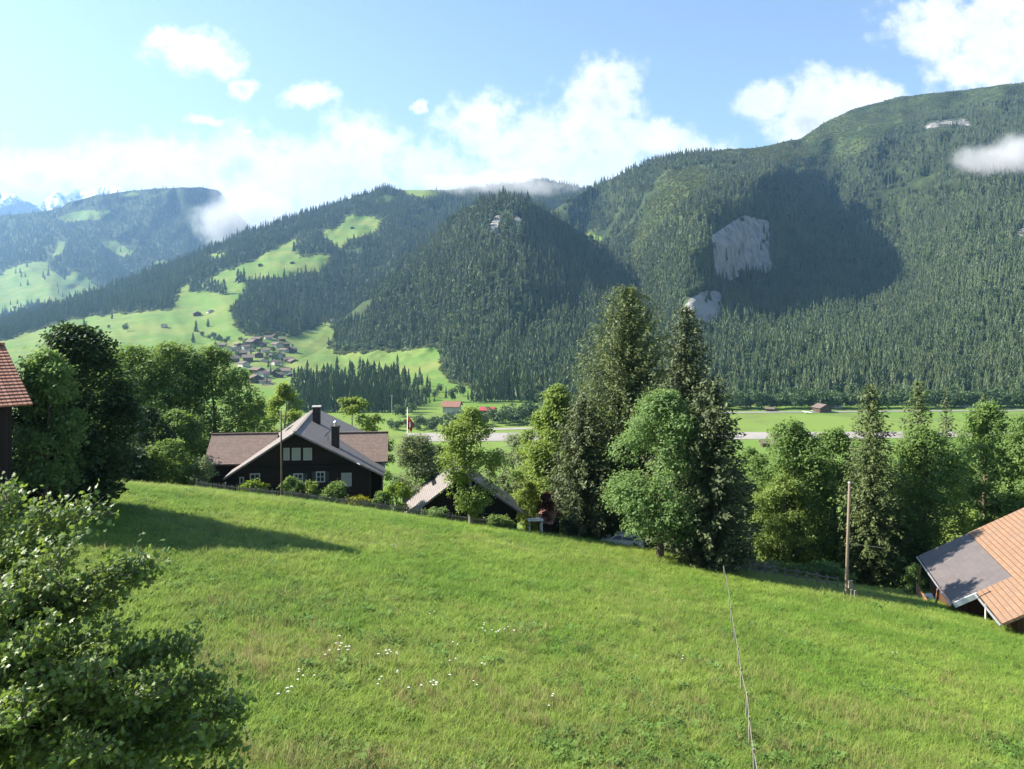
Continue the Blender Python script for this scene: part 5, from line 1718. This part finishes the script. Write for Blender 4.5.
# right group
add_broad('lime_tree', 794, 104, 422, 46, 'broad', 'bark', 'broad green tree left of the utility pole', 131, .4, 110, 28, .34, .8)
add_broad('lime_tree', 783, 99, 476, 30, 'broad_light', 'bark', 'small bright green tree in front of the broad one left of the pole', 132, .5, 50, 26, .30, .85)
add_broad('lime_tree', 834, 108, 428, 34, 'broad', 'bark', 'leafy tree directly behind the utility pole', 133, .4, 80, 26, .34, .8)
add_broad('lime_tree', 752, 112, 448, 26, 'broad', 'bark', 'green tree in the gap right of the dark spruces', 134, .5, 44, 26, .34, .85)
add_spruce('spruce_tree', 871, 97, 384, 36, 'spruce_warm', 'full olive spruce just right of the utility pole', 135, per=12, shape=.5, blunt=.8, whorl=.40, size=.42, droop=.45, ncard=4)
add_spruce('spruce_tree', 918, 106, 381, 34, 'spruce_warm', 'spruce tip between the full olive spruce and the right crowns', 136, per=11, shape=.6, blunt=.5, whorl=.45, size=.48)
add_spruce('spruce_tree', 946, 128, 392, 28, 'spruce_mid', 'dark spruce tip right of the taller tip', 137, per=8, shape=.8, blunt=.3, whorl=.5, size=.5)
add_spruce('spruce_tree', 984, 130, 392, 28, 'spruce_mid', 'small dark spruce tip above the rightmost crowns', 138, per=8, shape=.8, blunt=.3, whorl=.5, size=.5)
add_broad('lime_tree', 926, 100, 428, 48, 'broad', 'bark', 'large leafy tree above the grey annex roof', 139, .4, 120, 30, .32, .75)
add_broad('lime_tree', 894, 101, 480, 28, 'broad_blue', 'bark', 'grey green lower tree left of the annex roof', 140, .3, 50, 26, .30, .9)
add_broad('lime_tree', 986, 108, 402, 48, 'broad', 'bark', 'tall leafy tree rising above the orange roof', 141, .5, 125, 30, .34, .55)
add_broad('lime_tree', 1034, 102, 410, 46, 'broad', 'bark', 'leafy tree cut by the right picture edge above the orange roof', 142, .5, 110, 28, .34, .55)
add_broad('lime_tree', 958, 94, 500, 24, 'broad_light', 'bark', 'small light green tree close behind the ridge of the annex roof', 143, .3, 40, 26, .28, .9)
add_broad('lime_tree', 862, 112, 490, 32, 'broad_shaded', 'bark', 'dark shaded tree at the far edge of the lawn by the pole', 144, .2, 44, 26, .34, .95)
add_broad('lime_tree', 730, 104, 470, 34, 'broad_shaded', 'bark', 'dark shaded tree behind the foot of the tall spruces', 145, .2, 44, 26, .34, .95)
add_broad('lime_tree', 604, 104, 455, 40, 'broad_shaded', 'bark', 'dark shaded tree behind the young spruce', 146, .2, 50, 26, .34, .95)
add_broad('lime_tree', 822, 116, 510, 30, 'broad_shaded', 'bark', 'dark low tree behind the rail fence and hedge', 149, .2, 40, 24, .34, .95)


def bush(name, px, Y, top, rpx, leaf, label, seed, base_py=None, prof=1.0, xsq=1.0, lobes=22, size=.2, group=None, cat='bush'):
    rng = np.random.default_rng(seed)
    p = GP(px, Y)
    if base_py is not None: p.z = min(-(base_py - HY) / F * Y, p.z + .6)
    H = -(top - HY) / F * Y - p.z; Rr = rpx / F * Y
    e = empty(name, p, 0, label, cat, group)
    c = crown_mesh('crown', H, Rr, 0.05, rng, lobes, 18, 9, size, prof, .14, xsq, (.28, .45))
    c.materials.append(M[leaf]); obj('foliage', c, e)
    t_ = MB()
    for k in range(5):
        a = k * 1.26
        t_.tube([(0, 0, -.2), (math.cos(a) * Rr * .25, math.sin(a) * Rr * .25, H * .4), (math.cos(a) * Rr * .5, math.sin(a) * Rr * .5, H * .75)], [.05, .035, .01], 5, False)
    t_.build('stem', M['bark'], e)
    return e


bush('shrub', 58, 54, 440, 34, 'broad_shaded', 'dark bushy undergrowth below the dark tree by the barn', 218, lobes=34, size=.26)
bush('shrub', 100, 58, 452, 26, 'broad_shaded', 'dark bush on the right side of the dark tree by the barn', 219, lobes=30, size=.26)
bush('shrub', 120, 88, 446, 24, 'broad_shaded', 'dark bush at the crest under the leafy trees', 220, lobes=30, size=.28)
bush('shrub', 166, 90, 440, 26, 'broad', 'green bushy undergrowth at the crest midway between dark tree and chalet', 221, lobes=34, size=.28)
bush('shrub', 142, 89, 450, 22, 'broad_shaded', 'dark low undergrowth at the crest left of the green bushy one', 222, lobes=28, size=.28)
bush('shrub', 201, 89, 456, 15, 'willow', 'grey green shrub at the left end of the picket fence', 201, lobes=26)
bush('shrub', 252, 88.5, 482, 13, 'bush_bright', 'bright low shrub under the left corner of the chalet gable', 202)
bush('shrub', 291, 88, 478, 11, 'broad', 'tall shrub just right of the thin pole before the chalet', 203)
bush('shrub', 308, 88, 482, 11, 'broad_light', 'light green shrub under the middle window of the chalet', 204)
bush('shrub', 335, 87.5, 482, 13, 'broad', 'rounded green shrub under the right window of the chalet', 205)
bush('shrub', 356, 86.5, 498, 15, 'bush_yellow', 'yellow flowering shrub at the right corner of the chalet garden', 206)
bush('shrub', 381, 86.5, 493, 9, 'broad', 'small dark green shrub beside the yellow flowering one', 207)
bush('shrub', 396, 87, 484, 14, 'bush_bright', 'fresh bright green shrub between chalet and small barn', 208)
bush('shrub', 436, 84.8, 510, 13, 'broad_blue', 'low leafy shrub in front of the small barn wall', 209)
bush('shrub', 530, 83.5, 483, 14, 'bush_yellow', 'vivid yellow green shrub left of the tall spruces', 210)
bush('shrub', 546, 83.8, 494, 8, 'bush_red', 'dark red leaved shrub beside the vivid yellow green one', 211)
bush('shrub', 758, 88, 563, 20, 'willow', 'pale scrubby hedge bush at the left end of the rail fence', 212, prof=1.2)
bush('shrub', 792, 89, 566, 21, 'broad', 'reddish green hedge bush in the middle of the rail fence', 213, prof=1.2)
bush('shrub', 828, 88, 564, 20, 'broad_blue', 'leafy hedge bush at the pole end of the rail fence', 214, prof=1.2)
bush('conical_shrub', 914, 83, 566, 8, 'broad', 'small clipped conical shrub beside the annex of the right house', 215, prof=.6, lobes=26)
bush('shrub', 498, 84.5, 516, 16, 'broad', 'low green shrub under the shaded slope of the small barn', 216)
bush('shrub', 572, 85, 522, 14, 'broad_shaded', 'dark low shrub at the foot of the young spruce', 217)

# ------------------------------------------------------------------ foreground maple
def maple():
    rng = np.random.default_rng(9)
    base = GP(-70, 12.5)
    e = empty('maple_tree', base, 0, 'young maple with shiny leaves in the lower left corner', 'tree')
    b_ = MB()
    tips = []
    H = -(486 - HY) / F * 12.5 - base.z
    # leading stems: (column, row, depth) of tips
    stems = [(8, 492, 12.5), (48, 520, 12.2), (86, 512, 12.3), (-40, 505, 12.8), (62, 560, 11.2), (128, 578, 11.8), (150, 566, 12.2), (118, 640, 11.0), (190, 650, 12.0), (212, 690, 11.6), (240, 716, 11.8), (200, 750, 11.0), (150, 700, 10.6), (95, 680, 10.2), (40, 640, 10.2),
             (-10, 600, 10.4), (20, 720, 9.8), (90, 760, 9.9), (150, 790, 10.2), (230, 790, 11.4), (-60, 650, 10.5), (-20, 560, 11.6), (30, 580, 13.2), (80, 600, 13.0), (130, 660, 13.2), (170, 710, 13.0), (-60, 560, 13), (60, 830, 9.8), (170, 850, 10.6), (-40, 780, 9.8), (185, 700, 12.4), (60, 700, 10.4), (110, 720, 11.4), (0, 660, 11.2), (235, 745, 12.2)]
    fork = Vector((0, 0, H * .3))
    b_.tube([(0, 0, -.4), (.02, 0, H * .15), tuple(fork)], [.17, .15, .12], 10, False)
    top = Vector((-.1, .1, H * .72))
    b_.tube([tuple(fork), (.05, .05, H * .5), tuple(top)], [.12, .09, .06], 8, False)
    P0 = []; D0 = []
    for (px, py, Y) in stems:
        tip = P(px, py, Y) - base
        f = min(1, max(0, (tip.z / H - .25) / .75))
        st = fork.lerp(top, f * .8)
        mid = st.lerp(tip, .5) + Vector((0, 0, -.12 + .1 * rng.random()))
        pts = []
        for k in range(9):
            s = k / 8
            q = st * (1 - s) ** 2 + mid * 2 * s * (1 - s) + tip * s * s
            pts.append(q)
        b_.tube(pts, [.045 * (1 - .88 * k / 8) + .003 for k in range(9)], 6, False)
        L_ = (tip - st).length
        d = (tip - mid).normalized()
        ntw = int(42 + L_ * 24)
        for k in range(ntw):
            s = .30 + .70 * (k + rng.random()) / ntw
            q = st * (1 - s) ** 2 + mid * 2 * s * (1 - s) + tip * s * s
            side = Vector(rng.normal(size=3)); side.z = abs(side.z) * .9 + .15
            side = (side - d * side.dot(d)).normalized()
            tl = (.25 + .60 * rng.random()) * (1.15 - .65 * s)
            q2 = q + (side * .8 + d * .6).normalized() * tl
            b_.tube([q, q2], [.006, .003], 4, False)
            nl = 5 + int(tl * 20)
            for j in range(nl):
                u = .25 + .75 * rng.random()
                P0.append(q.lerp(q2, u) + Vector(rng.normal(size=3)) * .095); D0.append((side + d * .4 + Vector((0, 0, -.25))))
        for j in range(7):
            P0.append(tip + Vector(rng.normal(size=3)) * .06); D0.append(d + Vector((0, 0, -.2)))
    b_.build('trunk', M['bark_grey'], e, True)
    C = np.array(P0); A = unit(np.array(D0) + rng.normal(size=C.shape) * .35)
    n = len(C)
    N = unit(np.array([-.5, -.25, .8]) + rng.normal(size=(n, 3)) * .75)
    A = unit(A - N * (A * N).sum(1, keepdims=True)); W = np.cross(N, A)
    S = (.050 + .048 * rng.random(n))[:, None]
    prof = [(0, -.5), (.22, -.42), (.50, -.30), (.30, -.06), (.56, .16), (.22, .16), (0, .58), (-.22, .16), (-.56, .16), (-.30, -.06), (-.50, -.30), (-.22, -.42)]
    vs = [C - N * S * 0.0]
    cup = .16 + .12 * rng.random((n, 1))
    for (x, y) in prof:
        vs.append(C + W * S * x + A * S * (y + .1) - N * S * cup * (abs(x) * 1.1 + max(0, y) * .5))
    V = np.stack(vs, 1).reshape(-1, 3)
    i0 = np.arange(n)[:, None] * 13
    fs = np.concatenate([np.concatenate([i0, i0 + 1 + k, i0 + 1 + (k + 1) % 12], 1) for k in range(12)], 0)
    tn = np.clip(rng.random(n) * .75 + .25 * (C[:, 2] / H), 0, 1)
    me_ = mesh_np('crown', V, [fs], M['maple'], False, {'tint': np.repeat(tn, 13)})
    obj('crown', me_, e)
    print('maple leaves', n)


maple()

# ------------------------------------------------------------------ sward
def tuft(seed, n, h, w, spread, lean, mat, curve=.5, seedhead=False):
    g_ = np.random.default_rng(seed)
    V = []; Q = []; Tt = []
    for k in range(n):
        a = g_.random() * 6.28; r = spread * math.sqrt(g_.random()); a2 = g_.random() * 6.28
        bx, by = r * math.cos(a2), r * math.sin(a2)
        hh_ = h * (.55 + .6 * g_.random()); ln = lean * (.3 + g_.random())
        dx, dy = math.cos(a), math.sin(a); wx, wy = -dy * w * .5, dx * w * .5
        i = len(V)
        for (f, ww) in ((0, 1.0), (.5, .85)):
            cx_ = bx + dx * ln * f ** 2; cy_ = by + dy * ln * f ** 2; z = hh_ * f
            V.append((cx_ - wx * ww, cy_ - wy * ww, z)); V.append((cx_ + wx * ww, cy_ + wy * ww, z))
        V.append((bx + dx * ln, by + dy * ln, hh_ * (1 - curve * .3)))
        Q.append((i, i + 1, i + 3, i + 2)); Tt.append((i + 2, i + 3, i + 4))
    V = np.array(V); V[:, 2] -= .03
    return mesh_np('tuft', V, [np.array(Q), np.array(Tt)], mat, False)


def dock(seed, mat):
    """broad weed leaves in a rosette"""
    g_ = np.random.default_rng(seed)
    n = 26
    d = unit(np.stack([g_.normal(size=n), g_.normal(size=n), .5 + .6 * g_.random(n)], 1))
    C = d * (.08 + .17 * g_.random((n, 1)))
    N = unit(np.stack([-d[:, 0] * .6, -d[:, 1] * .6, np.ones(n)], 1) + g_.normal(size=(n, 3)) * .3)
    V, Q = cards(C, N, (.09 + .08 * g_.random(n)), .065, g_, along=d, fold=.1)
    return mesh_np('weed', V, [Q], mat, False)


G1 = mat_grass('fresh_grass', (0.150, 0.268, 0.036), (0.255, 0.350, 0.062), (0.195, 0.270, 0.050), 0.42)
G2 = mat_grass('dry_grass', (0.230, 0.300, 0.062), (0.300, 0.340, 0.092), (0.29, 0.29, 0.10), 0.42)
G3 = mat_grass('sorrel_grass', (0.245, 0.270, 0.080), (0.310, 0.270, 0.105), (0.31, 0.225, 0.11), 0.35)
G4 = mat_grass('dock_leaf', (0.105, 0.195, 0.040), (0.155, 0.245, 0.056), (0.115, 0.20, 0.046), 0.38)
TUFTS = [tuft(1, 15, .24, .018, .19, .26, G1), tuft(2, 13, .28, .016, .18, .30, G1), tuft(3, 16, .20, .020, .22, .24, G1), tuft(4, 12, .33, .012, .17, .26, G2), tuft(5, 11, .42, .011, .15, .22, G3), dock(6, G4), dock(7, G4)]
g = np.random.default_rng(55)
n = 105000
px = -60 + 1150 * g.random(n)
Y = 15.5 + (104 - 15.5) * g.random(n) ** 1.15
X = (px - CX) / F * Y
Z = ground(X, Y)
na_ = fbm(X * .12, Y * .12, 4, 70); nb_ = fbm(X * .33 + 8, Y * .33, 3, 75); nc_ = fbm(X * .5 + 3, Y * .5 + 9, 3, 81)
r = g.random(n)
near = np.clip((48 - Y) / 25, 0, 1)
idx = g.integers(0, 3, n)
idx = np.where(r < np.clip((na_ - .42) * 2.0, .05, .45), 3, idx)
idx = np.where((g.random(n) < np.clip((nb_ - .55) * 4, 0, .4) * near), 4, idx)
idx = np.where((g.random(n) < np.clip((nc_ - .46) * 1.4, 0, .22) * (near * .8 + .1)), g.integers(5, 7, n), idx)
s = (.75 + .6 * g.random(n)) * (1 + .35 * (Y - 20) / 60)
sc = np.stack([s * (1 + .45 * (Y - 20) / 60), s, s * (.8 + .4 * nb_)], 1); sc[:, 1] = sc[:, 0]
o = scatter('meadow_grass', np.stack([X, Y, Z], 1), sc, g.random(n) * 6.28, idx, TUFTS, (g.random((n, 2)) - .5) * .3)
o['label'] = 'tall uncut meadow grass with sorrel and dock covering the slope'; o['category'] = 'grass'

# umbels: white flower heads on stalks
def umbel(seed, k):
    g_ = np.random.default_rng(seed)
    st = MB(); hd = MB()
    for q in range(k):
        x, y = g_.normal() * .22, g_.normal() * .22
        h_ = .45 + .25 * g_.random()
        st.tube([(x * .6, y * .6, 0), (x, y, h_)], [.008, .005], 4, False)
        r_ = .022 + .03 * g_.random()
        for j in range(9):
            a = j * 2.4; rr2 = r_ * math.sqrt(j / 9)
            c_ = Vector((x + rr2 * math.cos(a), y + rr2 * math.sin(a), h_ + .02 - rr2 * .25))
            hd.poly([c_ + Vector((.016 * math.cos(2 * math.pi * m_ / 6), .016 * math.sin(2 * math.pi * m_ / 6), .004 * (m_ % 2))) for m_ in range(6)])
    return st.mesh('stem', M['stem']), hd.mesh('flower_head', M['petal'])


M['stem'] = mat_simple('flower_stem', (0.08, 0.13, 0.04), .8, .2, 5)
M['petal'] = mat_simple('white_petals', (0.72, 0.72, 0.66), .8, .08, 20)
UM = [umbel(1, 4), umbel(2, 3), umbel(3, 6), umbel(4, 2)]
for (px_, py_, k) in [(337, 648, 2), (343, 651, 0), (383, 655, 0), (393, 657, 1), (396, 677, 1), (432, 686, 2), (426, 688, 3), (378, 684, 3), (487, 627, 1), (497, 633, 2), (509, 630, 3), (449, 647, 3), (459, 663, 3), (470, 686, 3), (488, 671, 3), (302, 673, 1), (305, 680, 3), (284, 694, 0), 
                   (393, 546, 0), (342, 543, 3), (556, 700, 1), (436, 615, 3), (682, 659, 3), (900, 657, 3)]:
    # march down the sight line to the sward
    lo, hi = 10.0, 85.0
    for _ in range(40):
        mid = (lo + hi) / 2
        if (HY - py_) / F * mid > gz((px_ - CX) / F * mid, mid) + .5: lo = mid
        else: hi = mid
    q = GP(px_, mid)
    e = empty('flower_clump', q, random.random() * 6, 'clump of white umbel flowers standing in the meadow grass', 'flowers', 'white flower clumps in the meadow')
    obj('stem', UM[k][0], e); obj('flower_head', UM[k][1], e)
